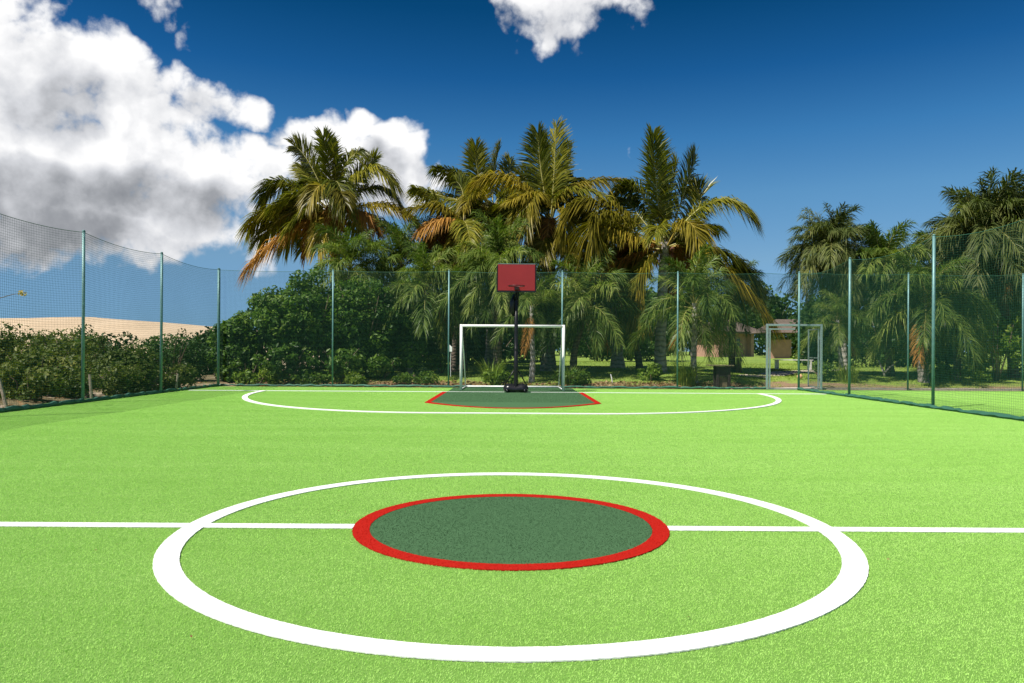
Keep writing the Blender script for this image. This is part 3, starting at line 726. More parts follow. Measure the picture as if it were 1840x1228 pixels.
def shrub(name, x, y, w, d, h, lm, label, cat, group=None, n=4000, size=.10, nc=60, rc_=.32, seed=1, share=None, stems=6, rz=0, zoff=0, sc=1.0):
    root = empty(name, (x, y, T(x, y)+zoff), label, cat, group); root.rotation_euler = (0, 0, rz); root.scale = (sc, sc, sc)
    if share is not None and share in SHC: cm, sm = SHC[share]
    else:
        cm = leaves('foliage', clumps_for(w, d, h, nc, rc_, seed), n, size, seed, ground=.02); cm.materials.append(M[lm])
        sm = stems_mesh(w, d, h, stems, seed); sm.materials.append(M['twig'])
        if share is not None: SHC[share] = (cm, sm)
    o = obj('foliage', cm, None, root); obj('stems', sm, None, root); return root

# ------------------------------------------------------------------ coconut palms with their own fronds traced one by one
Z2 = lambda x, y: (400+x/4.0925, 220+y/4.0925)
Z3 = lambda x, y: (740+x/4.0925, 220+y/4.0925)
Z4 = lambda x, y: (1020+x/4.0925, 220+y/4.0925)
def hero(label, Zf, centre, d, base_px, fronds, r0, r1, barkm, seed, fill=10, coco=True, leaf_len=1.12, mids=(), dead=4):
    r = random.Random(seed)
    cpx = Zf(*centre); c_ = P(*cpx, d)
    bx_ = P(base_px, 660, d).x
    root_loc = Vector((bx_, d, T(bx_, d)))
    root = empty('coconut_palm', root_loc, label, 'palm tree', 'coconut palms behind the back fence')
    cl = c_-root_loc
    obj('trunk', trunk_mesh([(0, 0, -.15), Vector((cl.x*.15, 0, cl.z*.35)), Vector((cl.x*.6, 0, cl.z*.7)), cl-Vector((0, 0, .15)), cl+Vector((0, 0, .25))], r0, r1, 1.5, 14, seed), M[barkm], root)
    for k, (mx, my, tx, ty, dep, col, roll) in enumerate(fronds):
        d2 = d+dep; pm = P(*Zf(mx, my), d+dep*.55)-c_; pt_ = P(*Zf(tx, ty), d2)-c_
        L = pm.length+(pt_-pm).length
        me = frond('frond', (0, 0, 0), pm, pt_, leaf_len*min(1.25, .5+L*.18), .054, int(52+L*30), seed*100+k, R(roll), .12, .72 if roll < 45 else .25, .2, .042)
        obj('frond', addmats(me, col), None, root, cl+Vector((r.uniform(-.08, .08), r.uniform(-.1, .1), r.uniform(-.1, .1))))
    for k in range(fill):
        az_ = r.uniform(0, 6.28); el_ = r.uniform(-.5, 1.25); L = r.uniform(2.2, 3.3)
        # fill the far and near sides of the crown
        az_ = (math.pi/2 if k % 3 else -math.pi/2)+r.uniform(-1.25, 1.25)
        h_ = Vector((math.cos(az_), math.sin(az_), 0))
        pm = h_*L*.5*math.cos(el_)+Vector((0, 0, L*.5*math.sin(el_)))
        pt_ = h_*L*.95*math.cos(el_*.5)+Vector((0, 0, L*.8*math.sin(el_)-L*.40))
        me = frond('frond', (0, 0, 0), pm, pt_, leaf_len*.85, .052, 120, seed*100+50+k, R(r.uniform(-25, 25)), .14, .5, .2, .032)
        obj('frond', addmats(me, r.choice('gggy')), None, root, cl)
    for k in range(dead):                                         # old leaves hanging against the trunk
        az_ = r.uniform(0, 6.28); L = r.uniform(1.5, 2.2); h_ = Vector((math.cos(az_), math.sin(az_), 0))
        me = frond('frond', (0, 0, 0), h_*.75+Vector((0, 0, .02)), h_*1.15+Vector((0, 0, -L)), .65, .045, 80, seed*100+80+k, 0, .2, .6, .2, .03)
        obj('frond', addmats(me, 'd'), None, root, cl-Vector((0, 0, .1)))
    if coco:
        for k in range(9):
            a_ = r.uniform(0, 6.28); mb = MB(); s_ = r.uniform(.085, .12); Vv = []; n_, m2 = 10, 6
            for i in range(m2+1):
                th = math.pi*i/m2
                for j in range(n_): ph = 2*math.pi*j/n_; Vv.append((s_*math.sin(th)*math.cos(ph), s_*math.sin(th)*math.sin(ph), s_*1.25*math.cos(th)))
            mb.add(Vv, [(i*n_+j, i*n_+(j+1) % n_, (i+1)*n_+(j+1) % n_, (i+1)*n_+j) for i in range(m2) for j in range(n_)])
            mb.build('coconut', M['husk'], root, cl+Vector((math.cos(a_)*.33, math.sin(a_)*.33, r.uniform(-.35, -.05))), True)
    return root
M['husk'] = plain('coconut_husk', (.20,.075,.035), .6, 0, .4, 6)
# (mid x, mid y, tip x, tip y, depth, colour, twist)
A = [(790,350,745,110,-.2,'g',80),(850,360,850,150,.6,'g',70),(640,300,520,160,.5,'g',55),(900,330,1025,215,.2,'g',40),(1040,360,1235,430,-.5,'g',15),
     (1060,500,1250,560,.9,'g',20),(1180,590,1400,730,-.2,'y',5),(470,440,310,545,-.2,'g',12),(440,610,220,745,.2,'g',8),(520,660,290,855,.8,'g',5),
     (500,790,210,1055,-.6,'d',0),(750,450,640,560,-1.7,'y',10),(820,440,900,620,-1.9,'g',5),(1000,655,1110,775,-1.3,'d',5),(700,470,600,330,1.4,'g',50),
     (960,450,1120,250,1.2,'g',50),(560,580,360,700,1.6,'g',10),(1060,700,1330,860,.9,'g',5),(760,690,700,900,-1.4,'y',0),(620,690,470,900,1.2,'g',0)]
hero('coconut palm with orange hanging leaves against the white cumulus', Z2, (800,660), 32.0, 618, A, .20, .14, 'bark_grey', 1, 8)
B = [(400,420,165,320,.3,'g',20),(500,400,480,180,.2,'g',75),(600,400,640,190,.8,'g',65),(690,430,725,262,1.2,'g',50),(260,560,40,505,1.0,'g',25),(700,560,880,720,-.9,'g',10),
     (420,560,330,640,-1.3,'g',5),(760,500,900,480,1.5,'g',30),(520,680,350,800,-1.2,'y',0),(640,600,700,780,-1.7,'g',0),(440,480,300,400,1.5,'g',40)]
hero('coconut palm with ragged grey-green crown leaning on its taller neighbour', Z3, (590,640), 33.5, 880, B, .19, .14, 'bark_grey', 2, 8, dead=3)
Cc = [(1052,400,1065,30,-.3,'g',85),(955,400,925,65,.5,'g',70),(1120,440,1178,165,.6,'g',65),(1155,430,1225,500,.9,'g',25),(900,500,790,400,1.2,'g',45),
      (770,450,490,455,-.3,'y',8),(900,560,845,760,-1.9,'y',8),(1170,490,1560,420,-.2,'y',10),(1150,690,1090,860,-1.6,'y',0),(980,860,930,1000,-1.8,'y',5),
      (1180,960,1315,1230,-1.5,'y',5),(760,670,540,800,.5,'g',5),(1230,640,1390,850,.8,'g',5),(1000,420,1000,140,1.2,'g',80),(820,620,620,650,1.4,'g',12),(860,740,640,900,-.9,'g',0)]
hero('tallest coconut palm with straight upright centre leaf', Z3, (1025,750), 30.5, 985, Cc, .26, .17, 'bark_grey', 3, 9, dead=4)
E = [(660,500,630,100,-.2,'g',85),(755,600,805,300,.5,'g',70),(850,520,930,258,.9,'g',60),(570,540,400,480,.6,'g',25),(290,600,15,665,-.2,'y',10),
     (1040,600,1330,690,-.3,'g',15),(860,730,960,905,-1.8,'y',8),(1130,960,1385,1235,-.1,'g',3),(1060,1020,1480,1480,-.6,'y',0),(540,1090,540,1430,-1.6,'y',5),
     (420,840,250,800,-1.0,'y',8),(250,700,215,880,-1.8,'y',0),(960,620,900,480,1.4,'g',45),(480,640,420,560,1.5,'g',30),(470,960,330,1180,1.2,'g',0),(880,780,1100,760,1.6,'g',15),
     (740,560,720,240,1.3,'g',75),(380,1020,180,1260,.6,'d',0),(560,880,380,980,1.4,'d',0)]
hero('coconut palm with red-brown fruit cluster and golden drooping leaves', Z4, (710,930), 29.5, 1186, E, .22, .17, 'bark_pale', 4, 8, dead=5)
Dd = [(230,640,0,640,-.3,'y',5),(240,720,60,800,-.8,'d',0),(300,780,60,950,.3,'d',0),(480,660,650,760,.4,'g',5),(380,560,330,440,.8,'g',50),(200,600,20,480,.8,'g',15),(420,900,560,1080,-.5,'g',0),
      (330,860,230,1060,-.9,'y',0),(450,600,520,480,1.0,'g',45)]
hero('low coconut palm with brown dry leaves between two taller palms', Z3, (350,800), 31.0, 830, Dd, .18, .14, 'bark_dark', 5, 6, coco=False, dead=4)
G2 = [(150,900,-60,1050,.2,'g',0),(420,880,640,1000,.2,'d',0),(300,720,330,560,.5,'g',60),(200,780,40,700,.5,'g',20),(400,780,560,700,.9,'g',20),(330,1010,330,1180,-.8,'y',0)]
hero('shaded coconut palm half hidden behind its golden-leaved neighbour', Z4, (280,950), 33.0, 1110, G2, .24, .16, 'bark_pale', 6, 9, coco=False, dead=8)

# ------------------------------------------------------------------ feather palms sharing a set of fronds
VAR = {}
def variant(kind, band_, k):
    key_ = (kind, band_, k)
    if key_ in VAR: return VAR[key_]
    el_ = R((78, 52, 25, -8, -45)[band_]); r = random.Random(hash((band_, k)) % 999+7)
    L = 1.0; sh = (.12, .34, .52, .58, .40)[band_]
    pm = Vector((math.cos(el_)*.5*L, r.uniform(-.04, .04), math.sin(el_)*.5*L)); pt_ = Vector((math.cos(el_*.75)*.92*L, r.uniform(-.12, .12), math.sin(el_)*.95*L-sh))
    me = frond('frond', (0, 0, 0), pm, pt_, .33, .0145, 84, 900+band_*10+k, R((40, 20, 8, 0, 0)[band_]), .42, .55, .18, .011, .3)
    addmats(me, kind); VAR[key_] = me; return me
def feather(label, px, d, crown_py, L, nfr, kind, barkm, r0, base_px=None, seed=1, low=-1.0, name='feather_palm', group='feather palms behind the fences', dead=1):
    r = random.Random(seed)
    c_ = P(px, crown_py, d); bx_ = P(base_px if base_px is not None else px, 660, d).x
    rl = Vector((bx_, d, T(bx_, d))); cl = c_-rl
    root = empty(name, rl, label, 'palm tree', group)
    obj('trunk', trunk_mesh([(0, 0, -.12), Vector((cl.x*.2+r.uniform(-.05, .05), 0, cl.z*.35)), Vector((cl.x*.65, r.uniform(-.1, .1), cl.z*.7)), cl, cl+Vector((0, 0, .2))], r0, r0*.75, 1.35, 10, seed), M[barkm], root)
    for k in range(nfr):
        t = (k+.5)/nfr; band_ = min(4, int(t**.9*4.75)); az_ = k*2.39996+r.uniform(-.25, .25)
        kd = kind if not (band_ == 4 and k >= nfr-dead) else 'd'
        o = obj('frond', variant(kd, band_, r.randrange(3)), None, root, cl+Vector((0, 0, .18-.3*t)))
        s_ = L*r.uniform(.82, 1.15)*(.7 if band_ == 4 else 1); o.scale = (s_, s_*r.choice((-1, 1)), s_*r.uniform(.9, 1.1)); o.rotation_euler = (r.uniform(-.12, .12), r.uniform(-.14, .14), az_)
    return root
FP = [('feather palm with bushy crown right behind the red backboard', 895, 27.8, 500, 2.25, 38, 'f', 'bark_dark', .17, 893),
      ('feather palm with leaning forked trunk beside the vine thicket', 765, 28.2, 532, 2.0, 30, 'f', 'bark_grey', .14, 733),
      ('slim pale-trunked feather palm seen through the goal', 955, 26.4, 560, 1.4, 16, 'f', 'bark_pale', .10, 955),
      ('feather palm with wide crown right of the goal', 1050, 27.8, 556, 2.0, 30, 'f', 'bark_dark', .13, 1030),
      ('young feather palm with spotted trunk beside the wooden bin', 1248, 26.2, 556, 2.1, 26, 'f', 'bark_pale', .11, 1248),
      ('drooping feather palm in front of the pink house', 1318, 31.5, 536, 1.9, 28, 'f', 'bark_dark', .14, 1316),
      ('green feather palm growing through the vine thicket below orange leaves', 630, 29.0, 490, 1.9, 30, 'f', 'bark_dark', .14, 640),
      ('dense dusty palm above the gate', 1490, 29.0, 462, 1.9, 70, 'u', 'bark_pale', .13, 1518),
      ('low feather palm between the gate and the crooked trunk', 1585, 28.5, 500, 2.1, 58, 'f', 'bark_dark', .14, 1600),
      ('feather palm on a crooked shaggy trunk beyond the second court', 1662, 26.8, 560, 2.2, 34, 'f', 'bark_grey', .17, 1660),
      ('tall dusty palm with heavy rounded crown beyond the second court', 1775, 28.2, 440, 2.45, 84, 'u', 'bark_dark', .17, 1822),
      ('dusty palm overhanging the dark thicket', 1875, 27.5, 440, 2.45, 78, 'u', 'bark_dark', .18, 1870),
      ('green feather palm tucked below the heavy dusty crown', 1720, 30.0, 505, 2.4, 60, 'f', 'bark_dark', .15, 1720),
      ('small feather palm under the dusty palm by the gate', 1505, 27.0, 585, 1.3, 22, 'f', 'bark_pale', .08, 1512),
      ('feather palm standing behind the second court corner post', 1960, 27.0, 470, 2.6, 44, 'u', 'bark_dark', .16, 1960),
      ('feather palm in shade behind the leaning forked trunk', 830, 30.8, 520, 2.0, 30, 'f', 'bark_dark', .14, 815),
      ('feather palm rising between the thicket and the brown-leaved coconut palm', 722, 31.0, 486, 2.1, 34, 'f', 'bark_dark', .14, 715),
      ('feather palm in shade behind the wide crown', 1120, 33.0, 560, 1.8, 24, 'f', 'bark_dark', .15, 1150)]
for k, a_ in enumerate(FP): feather(*a_, seed=300+k)
# free-standing trunks whose crowns merge with the canopy
# ------------------------------------------------------------------ thicket, scrub, shrubs
VT = [(-9.75,26.1,1.7,1.7,2.3,'low end of the vine thicket beside the corner post'),(-8.7,26.4,2.7,2.2,3.35,'vine-covered shrub with sprigs sticking up beside the corner post'),
      (-7.2,26.9,3.2,2.6,4.05,'tall vine-covered shrub at the middle of the thicket'),(-5.5,27.2,3.2,2.6,4.15,'tall vine-covered shrub under the orange palm leaves'),
      (-4.1,28.6,2.8,2.4,4.1,'vine-covered shrub beside the leaning forked palm trunk')]
for k, (x, y, w, d, h, lb) in enumerate(VT):
    shrub('vine_shrub', x, y, w, d, h, 'l_vine', lb, 'shrub', 'vine thicket behind the back fence', n=14000, size=.14, nc=150, rc_=.30, seed=40+k, stems=9, rz=k)
for k, (x, y, w, h, lb) in enumerate([(-8.6,24.9,1.6,.62,'low leafy weeds at the foot of the thicket near the corner post'),(-6.9,25.0,1.3,.5,'low weeds at the foot of the thicket mid way'),(-5.3,24.9,1.0,.45,'small weed clump behind the second fence post'),
                                 (-3.3,25.2,1.5,.5,'weed patch beside the forked trunk'),(-.4,25.3,1.2,.5,'weed patch at the dark trunk behind the goal'),(2.2,25.6,1.6,.55,'green weed patch right of the goal'),
                                 (5.0,26.5,1.1,.6,'leafy weed clump at the foot of the pale coconut trunk'),(11.1,26.4,1.0,.75,'weed clump at the foot of the small palm by the gate'),(16.4,27.2,2.2,.7,'spreading ground cover below the lime shrub')]):
    shrub('weed_clump', x, y, w, w*.7, h, 'l_vine' if k % 2 else 'l_lime', lb, 'weed', 'weeds along the fences', n=900, size=.10, nc=26, rc_=.14, seed=70+k, stems=3)
SCR = [(-12.3,15.2,2.3,1.45,'olive scrub bush next to the bleached wooden stake'),(-11.5,18.3,2.2,1.55,'olive scrub bush between the stakes along the side fence'),(-10.9,21.2,1.9,1.35,'olive scrub bush near the side fence corner'),
       (-14.2,18.6,3.2,2.35,'tall scrub bush with thin twigs against the sand dune'),(-13.2,22.6,3.2,1.75,'wide olive bush in the second row of scrub'),(-11.6,25.2,2.6,1.9,'dark round bush touching the vine thicket'),
       (-16.5,23.5,3.6,1.95,'broad scrub bush behind the twiggy one'),(-15.6,29.0,4.0,2.0,'broad dark-topped bush below the dune crest'),(-20.0,27.5,4.2,2.2,'large scrub bush at the sandy edge'),
       (-12.6,31.0,3.2,2.15,'dark bush in front of the dune beside the thicket'),(-21.0,35.0,5.0,2.3,'rounded bush far back in the scrub'),(-26.5,41.0,6.0,2.6,'wide bush far back before the dune foot'),
       (-18.0,42.0,5.5,2.5,'dark scrub mound before the dune foot'),(-30.5,50.0,7.0,2.8,'farthest scrub mound before the dune foot'),(-17.4,17.8,2.8,1.8,'scrub bush behind the bare sand patch')]
for k, (x, y, w, h, lb) in enumerate(SCR):
    shrub('scrub_bush', x, y, w, w*.9, h*(.88, .74, .95, .98, .8, .95, .78)[k % 7], 'l_olive' if k not in (5, 7, 9, 12) else 'l_dark', lb, 'bush', 'scrub beside the side fence', n=5200 if y < 27 else 4200, size=.105 if y < 27 else .16, nc=80, rc_=.16*w**.5+.06, seed=110+k, stems=8, rz=k*1.3)
for k, (x, y, w, h, lb) in enumerate([(-10.6,16.2,1.5,.8,'low leafy bush at the side fence near the first post'),(-10.7,17.9,1.5,.75,'low leafy bush at the side fence between the posts'),(-10.5,19.6,1.6,.9,'low leafy bush at the side fence by the middle post'),(-10.5,21.0,1.4,.7,'low olive bush at the side fence past the middle post'),
                                 (-10.4,22.6,1.7,.95,'low olive bush at the side fence short of the corner'),(-11.4,14.4,1.2,.7,'low olive bush beside the bare sand patch'),(-9.0,25.4,2.0,1.3,'low dark bush filling the foot of the thicket at the corner'),(-7.6,25.6,2.2,1.5,'low dark bush filling the foot of the thicket'),(-6.0,25.8,2.2,1.5,'low dark bush behind the second fence post'),(-4.7,26.6,1.8,1.2,'low dark bush beside the forked trunk')]):
    shrub('low_bush', x, y, w, w*.85, h, 'l_olive' if k < 6 else 'l_vine', lb, 'bush', 'low bushes outside the fences', n=2600, size=.085 if k < 6 else .13, nc=50, rc_=.17, seed=260+k, stems=5, rz=k)
for k, (x, y, h, lb) in enumerate([(-12.6,17.0,1.1,'sparse twiggy sprig above the scrub against the dune'),(-11.9,21.6,1.95,'leafy sprig rising over the dark bush top'),(-9.35,26.2,3.1,'thin vine shoot above the thicket by the corner post'),(-8.3,26.3,3.7,'thin vine shoot on top of the thicket'),(-14.2,18.4,1.75,'open leafy sprig beside the first fence post')]):
    root = empty('sprig', (x, y, T(x, y)), lb, 'sprig', 'sprigs above the bushes'); r = random.Random(500+k); mb = MB(); cl_s = []
    for j in range(5):
        a_ = r.uniform(0, 6.28); L = r.uniform(.5, .9); b0 = Vector((0, 0, h*.55)); e_ = Vector((math.cos(a_)*L*.7, math.sin(a_)*L*.5, h*.55+L*r.uniform(.35, .8)))
        m_s = (b0+e_)/2+Vector((0, 0, .12)); mb.tube([b0, m_s, e_], [.010, .007, .003], 5)
        cl_s += [(*e_, .09), (*m_s, .09), (*((m_s+e_)/2), .09)]
    mb.tube([(0, 0, -.05), (.03, 0, h*.3), (0, 0, h*.56)], [.02, .016, .011], 6); mb.build('twigs', M['twig'], root, None, True)
    me = leaves('leaves', cl_s, 150, .085, 500+k); obj('leaves', me, M['l_vine' if k in (2, 3) else 'l_olive'], root)
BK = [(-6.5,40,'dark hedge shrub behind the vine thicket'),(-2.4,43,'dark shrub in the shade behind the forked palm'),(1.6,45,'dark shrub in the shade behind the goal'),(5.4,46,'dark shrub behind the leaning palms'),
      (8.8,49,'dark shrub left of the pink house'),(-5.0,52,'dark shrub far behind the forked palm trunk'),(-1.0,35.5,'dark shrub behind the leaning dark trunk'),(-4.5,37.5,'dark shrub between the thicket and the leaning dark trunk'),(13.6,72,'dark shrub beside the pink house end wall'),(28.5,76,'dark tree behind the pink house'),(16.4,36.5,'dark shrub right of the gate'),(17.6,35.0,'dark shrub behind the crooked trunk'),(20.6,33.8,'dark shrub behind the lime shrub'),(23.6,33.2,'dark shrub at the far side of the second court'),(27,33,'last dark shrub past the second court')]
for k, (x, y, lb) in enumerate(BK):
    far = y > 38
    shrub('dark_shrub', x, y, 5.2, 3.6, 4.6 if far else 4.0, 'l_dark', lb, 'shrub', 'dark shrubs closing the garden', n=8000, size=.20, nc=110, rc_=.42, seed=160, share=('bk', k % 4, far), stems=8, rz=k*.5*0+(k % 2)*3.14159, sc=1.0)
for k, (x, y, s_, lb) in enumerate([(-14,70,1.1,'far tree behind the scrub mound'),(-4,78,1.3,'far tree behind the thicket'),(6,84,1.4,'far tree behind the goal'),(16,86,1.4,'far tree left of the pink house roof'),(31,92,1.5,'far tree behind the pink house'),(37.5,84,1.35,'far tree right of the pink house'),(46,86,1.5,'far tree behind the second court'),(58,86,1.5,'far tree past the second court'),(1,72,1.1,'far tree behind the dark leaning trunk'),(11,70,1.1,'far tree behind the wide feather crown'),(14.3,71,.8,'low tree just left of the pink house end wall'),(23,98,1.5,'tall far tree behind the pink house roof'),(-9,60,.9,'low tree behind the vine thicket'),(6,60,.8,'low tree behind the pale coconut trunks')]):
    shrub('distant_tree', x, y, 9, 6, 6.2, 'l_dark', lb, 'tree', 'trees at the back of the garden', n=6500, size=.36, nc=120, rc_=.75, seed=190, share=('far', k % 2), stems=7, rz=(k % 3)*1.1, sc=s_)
shrub('lime_shrub', 17.9, 27.4, 1.9, 1.5, 2.7, 'l_lime', 'bright yellow-green leafy shrub beyond the second court', 'shrub', None, n=2600, size=.15, nc=50, rc_=.24, seed=230, stems=6)
shrub('lime_shrub', -2.9, 30.2, 1.2, 1.0, .9, 'l_lime', 'bright green bush beside the leaning forked trunk', 'shrub', None, n=1500, size=.10, nc=26, rc_=.2, seed=231, stems=4)
def tall_grass(x, y, h, n, label, seed, spread=.35, mt='l_grass'):
    r = np.random.default_rng(seed); root = empty('tall_grass', (x, y, T(x, y)), label, 'grass tuft', 'tall grass tufts')
    a_ = r.uniform(0, 6.28, n); rad = spread*np.sqrt(r.uniform(0, 1, n)); bx_ = np.stack([np.cos(a_)*rad, np.sin(a_)*rad, np.zeros(n)-.02], -1)
    out = np.stack([np.cos(a_), np.sin(a_), np.zeros(n)], -1)+r.normal(0, .4, (n, 3))*np.array((1, 1, 0)); L = h*r.uniform(.5, 1.1, n)[:,None]
    wv = np.stack([-np.sin(a_), np.cos(a_), np.zeros(n)], -1)*.012; up = np.array((0, 0, 1.))
    m1 = bx_+out*L*.16+up*L*.6; tp = bx_+out*L*.5+up*L*.95
    V = np.stack([bx_-wv, bx_+wv, m1+wv*.8, m1-wv*.8, tp], 1).reshape(-1, 3); i0 = np.arange(n)*5
    Fc = np.concatenate([np.stack([i0, i0+1, i0+2], -1), np.stack([i0, i0+2, i0+3], -1), np.stack([i0+3, i0+2, i0+4], -1)])
    me = soup('blades', V, Fc, np.repeat(r.uniform(0, 1, n), 5)); obj('blades', me, M[mt], root); return root
tall_grass(6.05, 25.7, .95, 260, 'tall grass tuft beside the spotted palm trunk', 1)
tall_grass(11.9, 26.3, .8, 180, 'tall grass tuft by the small palm trunk', 2)
tall_grass(2.0, 25.9, .7, 200, 'tall grass tuft at the goal corner', 3)
tall_grass(-11.3, 16.6, .6, 200, 'pale grass tuft at the scrub edge', 4, .5)
tall_grass(-.75, 26.5, .9, 160, 'tall grass tuft at the dark leaning trunk', 5)

# lawn blades and litter (uncountable)
def scatter_blades(name, n, x0, x1, y0, y1, h, w, mt, seed, keep=None):
    r = np.random.default_rng(seed); xy = np.stack([r.uniform(x0, x1, n), y0+(y1-y0)*r.uniform(0, 1, n)**1.4], -1)
    if keep is not None: xy = xy[keep(xy, r)]
    z = tz(xy[:,0], xy[:,1])-.005
    V, Fc, rv = blades(xy, z, h*.5, h*1.2, w, .9, seed); return tag(obj(name, soup(name, V, Fc, rv), M[mt]), name.replace('_', ' ')+' growing on the lawn behind the fences', None, kind='stuff')
scatter_blades('lawn_grass', 90000, -8, 26, 25.0, 46, .055, .03, 'l_grass', 5, lambda q_, r: (q_[:,1]+np.sin(q_[:,0]*1.7)*.6+r.normal(0, .5, len(q_)) > 26.2))
scatter_blades('sparse_grass', 9000, -12, 24, 24.3, 27, .09, .02, 'l_grass', 6, lambda q_, r: np.sin(q_[:,0]*2.3)+np.sin(q_[:,0]*.9+1)+r.normal(0, .6, len(q_)) > .5)
r = np.random.default_rng(9); n = 5200
lx = np.concatenate([r.uniform(-9, 8, n), r.uniform(-14, -10, 900)]); ly = np.concatenate([24.0+2.2*r.uniform(0, 1, n)**1.3, r.uniform(13, 25, 900)])
cc = np.stack([lx, ly, tz(lx, ly)+.01], -1); nn = len(cc)
d_ = norm(r.normal(0, 1, (nn, 3))*np.array((1, 1, .35))); w_ = norm(np.cross(d_, r.normal(0, .4, (nn, 3))+np.array((0, 0, 1)))); s_ = r.uniform(.03, .10, nn)[:,None]
V = np.stack([cc-d_*s_, cc+w_*s_*.4+np.array((0, 0, .015)), cc+d_*s_, cc-w_*s_*.4+np.array((0, 0, .012))], 1).reshape(-1, 3); i0 = np.arange(nn)*4
Fc = np.concatenate([np.stack([i0, i0+1, i0+2], -1), np.stack([i0, i0+2, i0+3], -1)])
nd = 70                                                         # a few bits blown onto the turf
lx = r.uniform(-8, 8, nd); ly = r.uniform(3, 20, nd); cd_ = np.stack([lx, ly, np.full(nd, .014)], -1); dd_ = norm(r.normal(0, 1, (nd, 3))*np.array((1, 1, .1))); wd_ = norm(np.cross(dd_, np.array((0, 0, 1.)))); sd_ = r.uniform(.004, .013, nd)[:,None]
Vd = np.stack([cd_-dd_*sd_, cd_+wd_*sd_*.5, cd_+dd_*sd_, cd_-wd_*sd_*.5+np.array((0, 0, .004))], 1).reshape(-1, 3); V = np.concatenate([V, Vd]); nn += nd; i0 = np.arange(nn)*4
Fc = np.concatenate([np.stack([i0, i0+1, i0+2], -1), np.stack([i0, i0+2, i0+3], -1)])
tag(obj('leaf_litter', soup('leaf_litter', V, Fc, np.repeat(r.uniform(0, 1, nn), 4)), M['l_dry']), 'dry brown leaf litter along the foot of the fences', None, kind='stuff')

# ------------------------------------------------------------------ house, kerb and garden pieces
hx, hy = P(1291, 600, 66).x, 66.0
house = empty('garden_house', (hx, hy, T(hx, hy)-.05), 'low pink rendered house with thatched roof behind the palms', 'house')
house.rotation_euler = (0, 0, R(36))
HW, HD, HH = 4.9, 2.5, 2.5
mb = MB(); mb.box((0, 0, 0), (HW, HD, HH)); wallo = mb.build('wall', M['pink'], house)
mb = MB(); mb.box((HW-.9, -.5, 0), (HW-.45, -.003, HH-.05)); mb.build('pillar', M['pink'], house)
mb = MB(); V_ = [(-.7, -.9, HH-.15), (HW+.7, -.9, HH-.15), (HW+.7, HD+.7, HH-.15), (-.7, HD+.7, HH-.15), (1.3, HD*.5, HH+1.0), (HW-1.3, HD*.5, HH+1.0)]
mb.add(V_, [(0, 1, 5, 4), (1, 2, 5), (2, 3, 4, 5), (3, 0, 4), (3, 2, 1, 0)]); V2 = [(x, y, z-.18) for x, y, z in V_[:4]]
mb.add(V_[:4]+V2, [(0, 4, 5, 1), (1, 5, 6, 2), (2, 6, 7, 3), (3, 7, 4, 0)]); mb.build('roof', M['thatch'], house)
mb = MB(); mb.box((2.5, -.03, 1.05), (3.0, -.004, 1.75)); wn = mb.build('window', M['dark_glass'], house)
mb = MB()
for lo, hi in (((2.44, -.05, .99), (2.499, -.004, 1.81)), ((3.001, -.05, .99), (3.06, -.004, 1.81)), ((2.5, -.05, 1.751), (3.0, -.004, 1.81)), ((2.5, -.06, .99), (3.0, -.004, 1.049))): mb.box(lo, hi)
mb.build('window_frame', M['pink'], wn)
px_, py_ = P(1392, 620, 60).x, 60.0
ann = empty('garden_annex', (px_, py_, T(px_, py_)-.05), 'small open pink annex with timber posts behind the gate', 'shed')
mb = MB(); mb.box((-.4, .4, 0), (1.5, .65, 1.6)); mb.build('wall', M['pink'], ann)
for x in (2.2, 4.2):
    mb = MB(); mb.box((x, 0, 0), (x+.2, .2, 2.2), bev=.02); mb.build('post', M['timber'], ann)
mb = MB(); mb.add([(-1, -.6, 2.15), (5, -.6, 2.15), (5, 3.4, 2.15), (-1, 3.4, 2.15), (.6, 1.4, 3.3), (3.4, 1.4, 3.3)], [(0, 1, 5, 4), (1, 2, 5), (2, 3, 4, 5), (3, 0, 4), (3, 2, 1, 0)]); mb.build('roof', M['thatch'], ann)
# concrete kerb behind the second court
mb = MB(); x_ = 7.1
while x_ < 21.5:
    mb.box((x_, FB+.10, -.1), (x_+.985, FB+.50, .045), bev=.008); x_ += 1.0
kerb = None
kr = empty('kerb', (7.1, FB+.3, 0), None, None); kr['kind'] = 'structure'
mb = MB(); mb.box((0, -.2, -.1), (.985, .2, .045), bev=.008); me = mb.mesh('kerb_stone'); me.materials.append(M['concrete'])
for k in range(14):
    obj('kerb_stone', me, None, kr, (k*1.0, 0, (k*37 % 5)*.002))
# garden path
pp_ = [(8.9, 27.4), (9.3, 28.2), (10.2, 29.4), (11.5, 31.5), (14, 33.5), (18, 34.6)]
V = []
for i, (x, y) in enumerate(pp_):
    t = Vector(pp_[min(i+1, 5)])-Vector(pp_[max(i-1, 0)]); t.normalize(); nrm_ = Vector((-t.y, t.x))
    for s in (-.55, .55): xx, yy = x+nrm_.x*s, y+nrm_.y*s; V.append((xx, yy, T(xx, yy)+.012))
tag(obj('path', soup('path', V, [(2*i, 2*i+1, 2*i+3, 2*i+2) for i in range(5)]), M['concrete']), kind='structure')

